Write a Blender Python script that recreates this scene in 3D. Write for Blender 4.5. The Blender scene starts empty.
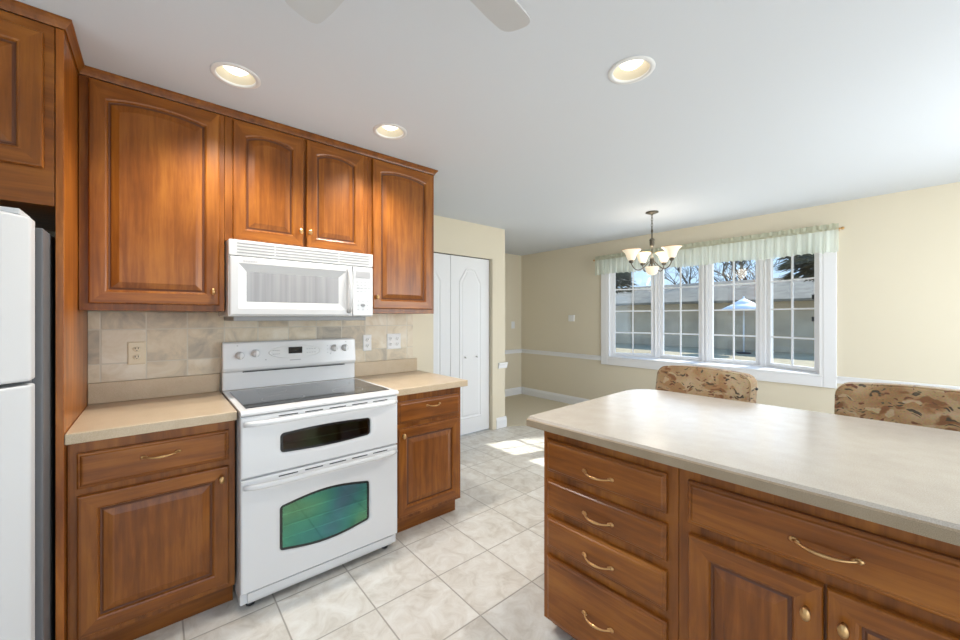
import bpy, bmesh, math, random
from mathutils import Vector, Matrix, noise

scene = bpy.context.scene
COL = scene.collection
PI = math.pi
random.seed(7)

# ------------------------------------------------------------------ camera, sky, sun, exposure
cam_data = bpy.data.cameras.new('camera')
cam = bpy.data.objects.new('camera', cam_data)
COL.objects.link(cam)
cam.location = (2.6725, 0.1174, 1.3397)
cam.rotation_euler = (PI / 2, 0, 0.8675)
cam_data.sensor_width = 36.0
cam_data.lens = 36.0 * 382.16 / 960.0
cam_data.shift_y = -(320 - 317.42) / 960.0
cam_data.clip_start = 0.02
cam_data.clip_end = 300
scene.camera = cam

scene.view_settings.view_transform = 'Standard'
scene.view_settings.look = 'None'
scene.view_settings.gamma = 1.0
scene.view_settings.exposure = 0.22
scene.view_settings.use_curve_mapping = False

world = bpy.data.worlds.new('sky')
scene.world = world
world.use_nodes = True
wn = world.node_tree.nodes
wl = world.node_tree.links
wn.clear()
w_out = wn.new('ShaderNodeOutputWorld')
w_bg = wn.new('ShaderNodeBackground')
w_tc = wn.new('ShaderNodeTexCoord')
w_sep = wn.new('ShaderNodeSeparateXYZ')
w_ramp = wn.new('ShaderNodeValToRGB')
w_ramp.color_ramp.elements[0].position = 0.0
w_ramp.color_ramp.elements[0].color = (0.36, 0.47, 0.58, 1)
w_ramp.color_ramp.elements[1].position = 0.55
w_ramp.color_ramp.elements[1].color = (0.22, 0.42, 0.80, 1)
wl.new(w_tc.outputs['Generated'], w_sep.inputs[0])
wl.new(w_sep.outputs['Z'], w_ramp.inputs[0])
wl.new(w_ramp.outputs[0], w_bg.inputs[0])
w_bg.inputs[1].default_value = 2.1
wl.new(w_bg.outputs[0], w_out.inputs[0])

SUN_DIR = Vector((0.285, 1.0, 0.79)).normalized()      # towards the sun
sd = bpy.data.lights.new('sun', 'SUN')
sd.energy = 8.0
sd.angle = math.radians(0.6)
sd.color = (1.0, 0.97, 0.92)
sun = bpy.data.objects.new('sun', sd)
COL.objects.link(sun)
sun.rotation_euler = SUN_DIR.to_track_quat('Z', 'Y').to_euler()
sun.location = (5, 12, 12)


def area(name, loc, look, sx, sy, power, color):
    d = bpy.data.lights.new(name, 'AREA')
    d.shape = 'RECTANGLE'
    d.size, d.size_y = sx, sy
    d.energy = power
    d.color = color
    o = bpy.data.objects.new(name, d)
    COL.objects.link(o)
    o.location = loc
    o.rotation_euler = (Vector(loc) - Vector(look)).to_track_quat('Z', 'Y').to_euler()
    return o


# fill lamps at an added patio door and an added back-wall window, both unseen
area('patio_fill', (4.20, 0.2, 1.10), (0.0, 0.35, 1.15), 2.3, 2.0, 15, (0.90, 0.96, 1.0))
area('back_wall_fill', (1.9, -1.80, 1.45), (1.9, 3.0, 1.4), 2.2, 1.3, 6, (0.90, 0.96, 1.0))
# fill lamp at an added, unseen dining window; daylight lamp inside the bay window
area('dining_fill', (4.20, 3.45, 1.45), (-0.7, 2.5, 1.3), 1.9, 1.3, 60, (0.90, 0.96, 1.0))
area('bay_daylight', (0.86, 4.86, 1.40), (0.86, 0.0, 1.2), 2.1, 1.0, 8, (0.90, 0.96, 1.0))


# ------------------------------------------------------------------ materials
def hexlin(r, g, b):
    f = lambda c: (c / 255 / 12.92) if c / 255 <= 0.04045 else ((c / 255 + 0.055) / 1.055) ** 2.4
    return (f(r), f(g), f(b), 1)


def mat(name, color, rough=0.5, metal=0.0, spec=0.5, coat=0.0, emit=None, emit_s=0.0, bump=None):
    m = bpy.data.materials.new(name)
    m.use_nodes = True
    nt = m.node_tree
    b = nt.nodes['Principled BSDF']
    b.inputs['Base Color'].default_value = color
    b.inputs['Roughness'].default_value = rough
    b.inputs['Metallic'].default_value = metal
    b.inputs['Specular IOR Level'].default_value = spec
    b.inputs['Coat Weight'].default_value = coat
    b.inputs['Coat Roughness'].default_value = 0.15
    if emit:
        b.inputs['Emission Color'].default_value = emit
        b.inputs['Emission Strength'].default_value = emit_s
    if bump:
        tc = nt.nodes.new('ShaderNodeTexCoord')
        nz = nt.nodes.new('ShaderNodeTexNoise')
        nz.inputs['Scale'].default_value = bump[0]
        bp = nt.nodes.new('ShaderNodeBump')
        bp.inputs['Strength'].default_value = bump[1]
        bp.inputs['Distance'].default_value = 0.002
        nt.links.new(tc.outputs['Object'], nz.inputs['Vector'])
        nt.links.new(nz.outputs[0], bp.inputs['Height'])
        nt.links.new(bp.outputs[0], b.inputs['Normal'])
    return m


def ramp(nt, stops):
    r = nt.nodes.new('ShaderNodeValToRGB')
    e = r.color_ramp.elements
    e[0].position, e[0].color = stops[0]
    e[1].position, e[1].color = stops[-1]
    for p, c in stops[1:-1]:
        x = e.new(p)
        x.color = c
    return r


def wood(name, axis, gain=1.0):
    """stained maple; grain runs along local axis 'X' or 'Z'"""
    m = bpy.data.materials.new(name)
    m.use_nodes = True
    nt = m.node_tree
    L = nt.links.new
    b = nt.nodes['Principled BSDF']
    tc = nt.nodes.new('ShaderNodeTexCoord')
    oi = nt.nodes.new('ShaderNodeObjectInfo')
    sc = nt.nodes.new('ShaderNodeVectorMath'); sc.operation = 'SCALE'
    comb = nt.nodes.new('ShaderNodeCombineXYZ')
    for i in range(3):
        L(oi.outputs['Random'], comb.inputs[i])
    L(comb.outputs[0], sc.inputs[0]); sc.inputs['Scale'].default_value = 7.0
    add = nt.nodes.new('ShaderNodeVectorMath'); add.operation = 'ADD'
    L(tc.outputs['Object'], add.inputs[0]); L(sc.outputs[0], add.inputs[1])
    mp = nt.nodes.new('ShaderNodeMapping')
    mp.inputs['Scale'].default_value = (16, 16, 1.2) if axis == 'Z' else (1.2, 16, 16)
    L(add.outputs[0], mp.inputs['Vector'])
    n1 = nt.nodes.new('ShaderNodeTexNoise')
    n1.inputs['Scale'].default_value = 2.2; n1.inputs['Detail'].default_value = 7; n1.inputs['Roughness'].default_value = 0.62
    n1.inputs['Distortion'].default_value = 0.35
    L(mp.outputs[0], n1.inputs['Vector'])
    mp2 = nt.nodes.new('ShaderNodeMapping')
    mp2.inputs['Scale'].default_value = (2.4, 2.4, 1.5) if axis == 'Z' else (1.5, 2.4, 2.4)
    L(add.outputs[0], mp2.inputs['Vector'])
    n2 = nt.nodes.new('ShaderNodeTexNoise')
    n2.inputs['Scale'].default_value = 2.5; n2.inputs['Detail'].default_value = 4
    L(mp2.outputs[0], n2.inputs['Vector'])
    # glued-up boards
    sep = nt.nodes.new('ShaderNodeSeparateXYZ'); L(add.outputs[0], sep.inputs[0])
    dv = nt.nodes.new('ShaderNodeMath'); dv.operation = 'MULTIPLY'; dv.inputs[1].default_value = 11.0
    L(sep.outputs['X' if axis == 'Z' else 'Z'], dv.inputs[0])
    fl = nt.nodes.new('ShaderNodeMath'); fl.operation = 'FLOOR'; L(dv.outputs[0], fl.inputs[0])
    wnz = nt.nodes.new('ShaderNodeTexWhiteNoise'); wnz.noise_dimensions = '1D'
    L(fl.outputs[0], wnz.inputs['W'])
    a1 = nt.nodes.new('ShaderNodeMath'); a1.operation = 'MULTIPLY_ADD'
    L(wnz.outputs['Value'], a1.inputs[0]); a1.inputs[1].default_value = 0.16
    L(n1.outputs[0], a1.inputs[2])
    a2 = nt.nodes.new('ShaderNodeMath'); a2.operation = 'MULTIPLY_ADD'
    L(n2.outputs[0], a2.inputs[0]); a2.inputs[1].default_value = 0.55
    L(a1.outputs[0], a2.inputs[2])
    r = ramp(nt, [(p_, (c_[0] * gain, c_[1] * gain, c_[2] * gain, 1)) for p_, c_ in [(0.52, (0.098, 0.024, 0.0028, 1)), (0.80, (0.225, 0.067, 0.0072, 1)), (1.12, (0.38, 0.134, 0.018, 1))]])
    mr = nt.nodes.new('ShaderNodeMapRange')
    mr.inputs['From Min'].default_value = 0.36; mr.inputs['From Max'].default_value = 1.28
    L(a2.outputs[0], mr.inputs['Value'])
    r.color_ramp.elements[0].position = 0.12
    r.color_ramp.elements[1].position = 0.5
    r.color_ramp.elements[2].position = 0.9
    L(mr.outputs[0], r.inputs[0])
    L(r.outputs[0], b.inputs['Base Color'])
    b.inputs['Roughness'].default_value = 0.34
    b.inputs['Coat Weight'].default_value = 0.15
    b.inputs['Coat Roughness'].default_value = 0.2
    b.inputs['Specular IOR Level'].default_value = 0.35
    return m


def speckle(name, c1, c2, c3, rough=0.3, scale=230):
    m = bpy.data.materials.new(name)
    m.use_nodes = True
    nt = m.node_tree
    L = nt.links.new
    b = nt.nodes['Principled BSDF']
    tc = nt.nodes.new('ShaderNodeTexCoord')
    n = nt.nodes.new('ShaderNodeTexNoise'); n.inputs['Scale'].default_value = scale; n.inputs['Detail'].default_value = 3
    n2 = nt.nodes.new('ShaderNodeTexNoise'); n2.inputs['Scale'].default_value = 14; n2.inputs['Detail'].default_value = 4
    L(tc.outputs['Object'], n.inputs['Vector']); L(tc.outputs['Object'], n2.inputs['Vector'])
    r = ramp(nt, [(0.36, c1), (0.5, c2), (0.66, c3)])
    a = nt.nodes.new('ShaderNodeMath'); a.operation = 'MULTIPLY_ADD'
    L(n2.outputs[0], a.inputs[0]); a.inputs[1].default_value = 0.35
    s = nt.nodes.new('ShaderNodeMath'); s.operation = 'SUBTRACT'; s.inputs[1].default_value = 0.175
    L(n.outputs[0], s.inputs[0]); L(s.outputs[0], a.inputs[2])
    L(a.outputs[0], r.inputs[0]); L(r.outputs[0], b.inputs['Base Color'])
    b.inputs['Roughness'].default_value = rough
    return m


def tiles(name, pu, pv, ou, ov, axes, mortar, stops, mortar_col, rough=0.35, nscale=9.0, tint=0.35):
    """square tiles with per-tile tint, cloudy stone and grout; axes picks the two object axes"""
    m = bpy.data.materials.new(name)
    m.use_nodes = True
    nt = m.node_tree
    L = nt.links.new
    b = nt.nodes['Principled BSDF']
    tc = nt.nodes.new('ShaderNodeTexCoord')
    sep = nt.nodes.new('ShaderNodeSeparateXYZ'); L(tc.outputs['Object'], sep.inputs[0])

    def mth(op, a, b_=None, c=None):
        n = nt.nodes.new('ShaderNodeMath'); n.operation = op
        for i, v in enumerate((a, b_, c)):
            if v is None: continue
            if isinstance(v, (int, float)): n.inputs[i].default_value = v
            else: L(v, n.inputs[i])
        return n.outputs[0]
    cells, edges = [], []
    for ax, p, o in ((axes[0], pu, ou), (axes[1], pv, ov)):
        t = mth('DIVIDE', mth('SUBTRACT', sep.outputs[ax], o), p)
        cells.append(mth('FLOOR', t))
        fr = mth('FRACT', t)
        d = mth('MULTIPLY', mth('MINIMUM', fr, mth('SUBTRACT', 1.0, fr)), p)
        edges.append(d)
    d = mth('MINIMUM', edges[0], edges[1])
    grout = nt.nodes.new('ShaderNodeMapRange'); grout.interpolation_type = 'SMOOTHSTEP'
    grout.inputs['From Min'].default_value = mortar * 0.5; grout.inputs['From Max'].default_value = mortar * 0.5 + 0.0015
    L(d, grout.inputs['Value'])
    cv = nt.nodes.new('ShaderNodeCombineXYZ'); L(cells[0], cv.inputs[0]); L(cells[1], cv.inputs[1])
    wn_ = nt.nodes.new('ShaderNodeTexWhiteNoise'); wn_.noise_dimensions = '3D'; L(cv.outputs[0], wn_.inputs['Vector'])
    off = nt.nodes.new('ShaderNodeVectorMath'); off.operation = 'MULTIPLY_ADD'
    L(wn_.outputs['Color'], off.inputs[0]); off.inputs[1].default_value = (13, 13, 13); L(tc.outputs['Object'], off.inputs[2])
    n = nt.nodes.new('ShaderNodeTexNoise'); n.inputs['Scale'].default_value = nscale; n.inputs['Detail'].default_value = 8
    n.inputs['Roughness'].default_value = 0.62; n.inputs['Distortion'].default_value = 0.8
    L(off.outputs[0], n.inputs['Vector'])
    v = mth('ADD', n.outputs[0], mth('MULTIPLY', mth('SUBTRACT', wn_.outputs['Value'], 0.5), tint))
    r = ramp(nt, stops); L(v, r.inputs[0])
    mx = nt.nodes.new('ShaderNodeMix'); mx.data_type = 'RGBA'
    L(grout.outputs[0], mx.inputs['Factor'])
    mx.inputs[6].default_value = mortar_col
    L(r.outputs[0], mx.inputs[7])
    L(mx.outputs[2], b.inputs['Base Color'])
    bp = nt.nodes.new('ShaderNodeBump'); bp.inputs['Strength'].default_value = 0.5; bp.inputs['Distance'].default_value = 0.002
    L(grout.outputs[0], bp.inputs['Height']); L(bp.outputs[0], b.inputs['Normal'])
    b.inputs['Roughness'].default_value = rough
    return m


def noisy(name, stops, scale, rough=0.7, detail=5, stretch=(1, 1, 1)):
    m = bpy.data.materials.new(name)
    m.use_nodes = True
    nt = m.node_tree
    L = nt.links.new
    b = nt.nodes['Principled BSDF']
    tc = nt.nodes.new('ShaderNodeTexCoord')
    mp = nt.nodes.new('ShaderNodeMapping'); mp.inputs['Scale'].default_value = stretch
    n = nt.nodes.new('ShaderNodeTexNoise'); n.inputs['Scale'].default_value = scale; n.inputs['Detail'].default_value = detail
    L(tc.outputs['Object'], mp.inputs[0]); L(mp.outputs[0], n.inputs['Vector'])
    r = ramp(nt, stops); L(n.outputs[0], r.inputs[0]); L(r.outputs[0], b.inputs['Base Color'])
    b.inputs['Roughness'].default_value = rough
    return m


def glass(name, tint=(0.93, 0.95, 0.95, 1), gloss=0.06):
    m = bpy.data.materials.new(name)
    m.use_nodes = True
    nt = m.node_tree
    nt.nodes.clear()
    o = nt.nodes.new('ShaderNodeOutputMaterial')
    t = nt.nodes.new('ShaderNodeBsdfTransparent'); t.inputs[0].default_value = tint
    g = nt.nodes.new('ShaderNodeBsdfGlossy'); g.inputs['Roughness'].default_value = 0.02
    mx = nt.nodes.new('ShaderNodeMixShader'); mx.inputs[0].default_value = gloss
    nt.links.new(t.outputs[0], mx.inputs[1]); nt.links.new(g.outputs[0], mx.inputs[2])
    nt.links.new(mx.outputs[0], o.inputs[0])
    return m


def floral(name):
    m = bpy.data.materials.new(name)
    m.use_nodes = True
    nt = m.node_tree
    L = nt.links.new
    b = nt.nodes['Principled BSDF']
    tc = nt.nodes.new('ShaderNodeTexCoord')
    oi = nt.nodes.new('ShaderNodeObjectInfo')
    ad = nt.nodes.new('ShaderNodeVectorMath'); ad.operation = 'ADD'
    L(tc.outputs['Object'], ad.inputs[0]); L(oi.outputs['Location'], ad.inputs[1])
    wob = nt.nodes.new('ShaderNodeTexNoise'); wob.inputs['Scale'].default_value = 9; wob.inputs['Detail'].default_value = 3
    L(ad.outputs[0], wob.inputs['Vector'])
    ma = nt.nodes.new('ShaderNodeVectorMath'); ma.operation = 'MULTIPLY_ADD'
    L(wob.outputs['Color'], ma.inputs[0]); ma.inputs[1].default_value = (0.16, 0.16, 0.16); L(ad.outputs[0], ma.inputs[2])

    def leaf(rot, scale, seed, lo, hi, stretch):
        mp = nt.nodes.new('ShaderNodeMapping')
        mp.inputs['Rotation'].default_value = (0, rot, 0); mp.inputs['Scale'].default_value = stretch
        mp.inputs['Location'].default_value = (seed, seed * 0.7, seed * 1.3)
        L(ma.outputs[0], mp.inputs['Vector'])
        v = nt.nodes.new('ShaderNodeTexVoronoi'); v.inputs['Scale'].default_value = scale
        L(mp.outputs[0], v.inputs['Vector'])
        r = nt.nodes.new('ShaderNodeMapRange'); r.interpolation_type = 'SMOOTHSTEP'
        r.inputs['From Min'].default_value = hi; r.inputs['From Max'].default_value = lo
        L(v.outputs['Distance'], r.inputs['Value'])
        return r.outputs[0]
    col = None
    base = nt.nodes.new('ShaderNodeTexNoise'); base.inputs['Scale'].default_value = 6; base.inputs['Detail'].default_value = 6
    L(ad.outputs[0], base.inputs['Vector'])
    br = ramp(nt, [(0.35, (0.26, 0.15, 0.065, 1)), (0.5, (0.36, 0.24, 0.125, 1)), (0.65, (0.42, 0.32, 0.20, 1))])
    L(base.outputs[0], br.inputs[0])
    col = br.outputs[0]
    for rot, scale, seed, lo, hi, st, c in (
            (0.7, 8, 1.3, 0.34, 0.50, (1, 1, 1.6), (0.30, 0.17, 0.075, 1)),
            (-0.9, 9, 4.1, 0.24, 0.38, (1, 1, 2.2), (0.19, 0.085, 0.032, 1)),
            (0.5, 12, 9.1, 0.20, 0.30, (1, 1, 2.2), (0.40, 0.30, 0.18, 1)),
            (0.9, 13, 7.7, 0.18, 0.27, (1, 1, 3.2), (0.060, 0.045, 0.028, 1)),
            (-0.4, 17, 2.2, 0.16, 0.24, (1, 1, 2.4), (0.14, 0.055, 0.026, 1)),
            (-1.1, 22, 5.9, 0.12, 0.20, (1, 1, 3.4), (0.085, 0.070, 0.045, 1))):
        f = leaf(rot, scale, seed, lo, hi, st)
        mx = nt.nodes.new('ShaderNodeMix'); mx.data_type = 'RGBA'
        L(f, mx.inputs['Factor']); L(col, mx.inputs[6]); mx.inputs[7].default_value = c
        col = mx.outputs[2]
    fine = nt.nodes.new('ShaderNodeTexNoise'); fine.inputs['Scale'].default_value = 160
    L(ad.outputs[0], fine.inputs['Vector'])
    mf = nt.nodes.new('ShaderNodeMix'); mf.data_type = 'RGBA'; mf.blend_type = 'OVERLAY'; mf.inputs['Factor'].default_value = 0.35
    L(col, mf.inputs[6]); L(fine.outputs['Color'], mf.inputs[7])
    L(mf.outputs[2], b.inputs['Base Color'])
    b.inputs['Roughness'].default_value = 0.9
    b.inputs['Sheen Weight'].default_value = 0.2
    return m


def sheer(name, color, thin):
    m = bpy.data.materials.new(name)
    m.use_nodes = True
    nt = m.node_tree
    nt.nodes.clear()
    L = nt.links.new
    o = nt.nodes.new('ShaderNodeOutputMaterial')
    d = nt.nodes.new('ShaderNodeBsdfDiffuse'); d.inputs[0].default_value = color
    tl = nt.nodes.new('ShaderNodeBsdfTranslucent'); tl.inputs[0].default_value = color
    tp = nt.nodes.new('ShaderNodeBsdfTransparent')
    m1 = nt.nodes.new('ShaderNodeMixShader'); m1.inputs[0].default_value = 0.45
    m2 = nt.nodes.new('ShaderNodeMixShader'); m2.inputs[0].default_value = thin
    L(d.outputs[0], m1.inputs[1]); L(tl.outputs[0], m1.inputs[2])
    L(m1.outputs[0], m2.inputs[1]); L(tp.outputs[0], m2.inputs[2]); L(m2.outputs[0], o.inputs[0])
    return m


M = {}
M['wood_v'] = wood('cherry_stained_maple_vertical', 'Z')
M['wood_h'] = wood('cherry_stained_maple_horizontal', 'X')
M['wood_panel'] = wood('lighter_stained_maple_vertical', 'Z', 1.55)  # same stained maple ramp, scaled brighter for the tall side panel
M['door_groove'] = mat('dark_door_groove_wood', (0.11, 0.030, 0.005, 1), 0.4)  # darker wood tone for the grooves of the panel doors
M['wall'] = mat('cream_wall_paint', hexlin(224, 214, 192), 0.85, bump=(220, 0.05))
M['wall_light'] = M['wall']
M['ceiling'] = mat('white_ceiling_paint', (0.665, 0.695, 0.735, 1), 0.9)
M['trim'] = mat('white_trim_paint', (0.84, 0.84, 0.85, 1), 0.4)
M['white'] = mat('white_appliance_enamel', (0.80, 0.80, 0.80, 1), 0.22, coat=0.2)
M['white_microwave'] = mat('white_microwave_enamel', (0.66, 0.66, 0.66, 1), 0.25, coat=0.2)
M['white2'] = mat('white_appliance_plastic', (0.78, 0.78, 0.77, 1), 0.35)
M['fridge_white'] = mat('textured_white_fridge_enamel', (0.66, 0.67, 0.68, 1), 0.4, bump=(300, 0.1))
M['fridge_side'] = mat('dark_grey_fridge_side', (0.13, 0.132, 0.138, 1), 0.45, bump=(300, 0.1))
M['grey'] = mat('grey_plastic', (0.30, 0.30, 0.30, 1), 0.4)
M['lightgrey'] = mat('light_grey_print', (0.45, 0.45, 0.46, 1), 0.5)
M['dark'] = mat('dark_gap', (0.02, 0.02, 0.02, 1), 0.6)
M['black_glass'] = mat('black_glass', (0.012, 0.013, 0.015, 1), 0.06, coat=0.3)
M['mw_window'] = noisy('microwave_screen', [(0.35, (0.30, 0.30, 0.31, 1)), (0.65, (0.38, 0.38, 0.39, 1))], 40, 0.25, 2, (1, 1, 0.02))
M['brass'] = mat('antique_brass', (0.62, 0.38, 0.17, 1), 0.30, metal=1.0)
M['bronze'] = mat('aged_bronze', (0.13, 0.115, 0.09, 1), 0.4, metal=0.85)
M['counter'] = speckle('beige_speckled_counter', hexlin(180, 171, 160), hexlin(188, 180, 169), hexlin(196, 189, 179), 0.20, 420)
M['counter_warm_lit'] = speckle('beige_counter_warm_light_tint', hexlin(190, 168, 138), hexlin(199, 178, 149), hexlin(207, 188, 161), 0.3, 420)  # peninsula laminate again, with warm light tinted into the colour
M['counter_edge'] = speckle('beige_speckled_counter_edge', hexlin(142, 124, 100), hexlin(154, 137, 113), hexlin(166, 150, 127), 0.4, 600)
M['floor'] = tiles('pale_stone_floor_tile', 0.341, 0.341, 0.0, 0.207, 'XY', 0.005,
                   [(0.28, hexlin(192, 184, 172)), (0.48, hexlin(213, 208, 199)), (0.70, hexlin(228, 226, 220))],
                   hexlin(168, 162, 152), 0.36, 11.0, 0.10)
M['backsplash'] = tiles('tumbled_stone_wall_tile', 0.1715, 0.1715, 0.079, 0.764, 'YZ', 0.005,
                        [(0.18, hexlin(164, 156, 144)), (0.5, hexlin(217, 202, 177)), (0.75, hexlin(232, 223, 206))],
                        hexlin(212, 204, 188), 0.45, 7.0, 0.42)
M['carpet'] = noisy('beige_carpet', [(0.3, hexlin(200, 188, 164)), (0.7, hexlin(220, 210, 188))], 260, 0.95)
M['fabric'] = floral('tan_floral_upholstery')
M['chair_wood'] = mat('dark_oak_chair_wood', (0.16, 0.07, 0.03, 1), 0.4)
M['caster'] = mat('dark_caster', (0.03, 0.03, 0.03, 1), 0.4)
M['glass'] = glass('window_glass')
M['valance'] = sheer('sage_sheer_fabric', (0.87, 0.93, 0.83, 1), 0.26)
M['valance_trim'] = sheer('sage_gathered_heading', hexlin(206, 208, 186), 0.05)
M['lawn'] = noisy('winter_lawn', [(0.3, hexlin(146, 132, 104)), (0.7, hexlin(172, 158, 128))], 3.0, 0.95, 8)
M['siding'] = noisy('grey_house_siding', [(0.3, hexlin(184, 164, 138)), (0.7, hexlin(208, 190, 162))], 1.2, 0.9, 6)
M['roof'] = noisy('grey_shingle_roof', [(0.3, hexlin(108, 100, 86)), (0.7, hexlin(136, 128, 112))], 3.0, 0.95, 6)
M['bark'] = noisy('dark_bark', [(0.3, hexlin(48, 42, 38)), (0.7, hexlin(80, 72, 64))], 6, 0.95)
M['evergreen'] = noisy('evergreen_needles', [(0.3, hexlin(24, 30, 22)), (0.7, hexlin(52, 58, 44))], 4, 0.95)
M['canopy_white'] = mat('white_canopy', (0.85, 0.85, 0.85, 1), 0.8)
M['shade_glass'] = mat('amber_rimmed_alabaster_glass', (0.88, 0.78, 0.62, 1), 0.35, emit=(1.0, 0.82, 0.58, 1), emit_s=0.35)
M['shade_rim'] = mat('amber_glass_rim', (0.62, 0.40, 0.18, 1), 0.3)
M['bulb'] = mat('lit_lamp', (1, 1, 1, 1), 0.5, emit=(1.0, 0.95, 0.85, 1), emit_s=2.5)
M['baffle'] = mat('warm_reflector', (0.54, 0.49, 0.38, 1), 0.45)
M['downlight_lamp'] = mat('lit_downlight_lamp', (1, 1, 1, 1), 0.5, emit=(1.0, 0.95, 0.85, 1), emit_s=1.9)
M['ivory'] = mat('ivory_outlet_plastic', hexlin(228, 214, 186), 0.4)
M['outlet_white'] = mat('white_outlet_plastic', (0.80, 0.80, 0.80, 1), 0.4)
M['fan_blade'] = mat('white_fan_blade', (0.62, 0.62, 0.62, 1), 0.5)
M['rack'] = mat('chrome_oven_rack', (0.85, 0.86, 0.85, 1), 0.4, metal=0.2)
M['oven_cavity'] = mat('dark_oven_enamel', (0.025, 0.03, 0.035, 1), 0.5)


def oven_glass(name, stops, transp):
    m = bpy.data.materials.new(name)
    m.use_nodes = True
    nt = m.node_tree
    nt.nodes.clear()
    L = nt.links.new
    o = nt.nodes.new('ShaderNodeOutputMaterial')
    t = nt.nodes.new('ShaderNodeBsdfTransparent'); t.inputs[0].default_value = (0.75, 0.85, 0.80, 1)
    g = nt.nodes.new('ShaderNodeBsdfGlossy'); g.inputs['Roughness'].default_value = 0.06
    tc = nt.nodes.new('ShaderNodeTexCoord')
    n = nt.nodes.new('ShaderNodeTexNoise'); n.inputs['Scale'].default_value = 3.0; n.inputs['Detail'].default_value = 1
    L(tc.outputs['Object'], n.inputs['Vector'])
    r = ramp(nt, stops); L(n.outputs[0], r.inputs[0]); L(r.outputs[0], g.inputs[0])
    mx = nt.nodes.new('ShaderNodeMixShader'); mx.inputs[0].default_value = transp
    L(g.outputs[0], mx.inputs[1]); L(t.outputs[0], mx.inputs[2]); L(mx.outputs[0], o.inputs[0])
    return m


M['oven_glass'] = oven_glass('coated_oven_glass', [(0.28, (0.20, 0.22, 0.46, 1)), (0.42, (0.12, 0.40, 0.42, 1)), (0.53, (0.14, 0.48, 0.36, 1)), (0.66, (0.26, 0.52, 0.26, 1)), (0.80, (0.34, 0.30, 0.42, 1))], 0.40)
M['oven_glass_dim'] = oven_glass('coated_upper_oven_glass', [(0.35, (0.08, 0.045, 0.085, 1)), (0.5, (0.06, 0.09, 0.045, 1)), (0.65, (0.09, 0.06, 0.05, 1))], 0.35)


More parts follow.
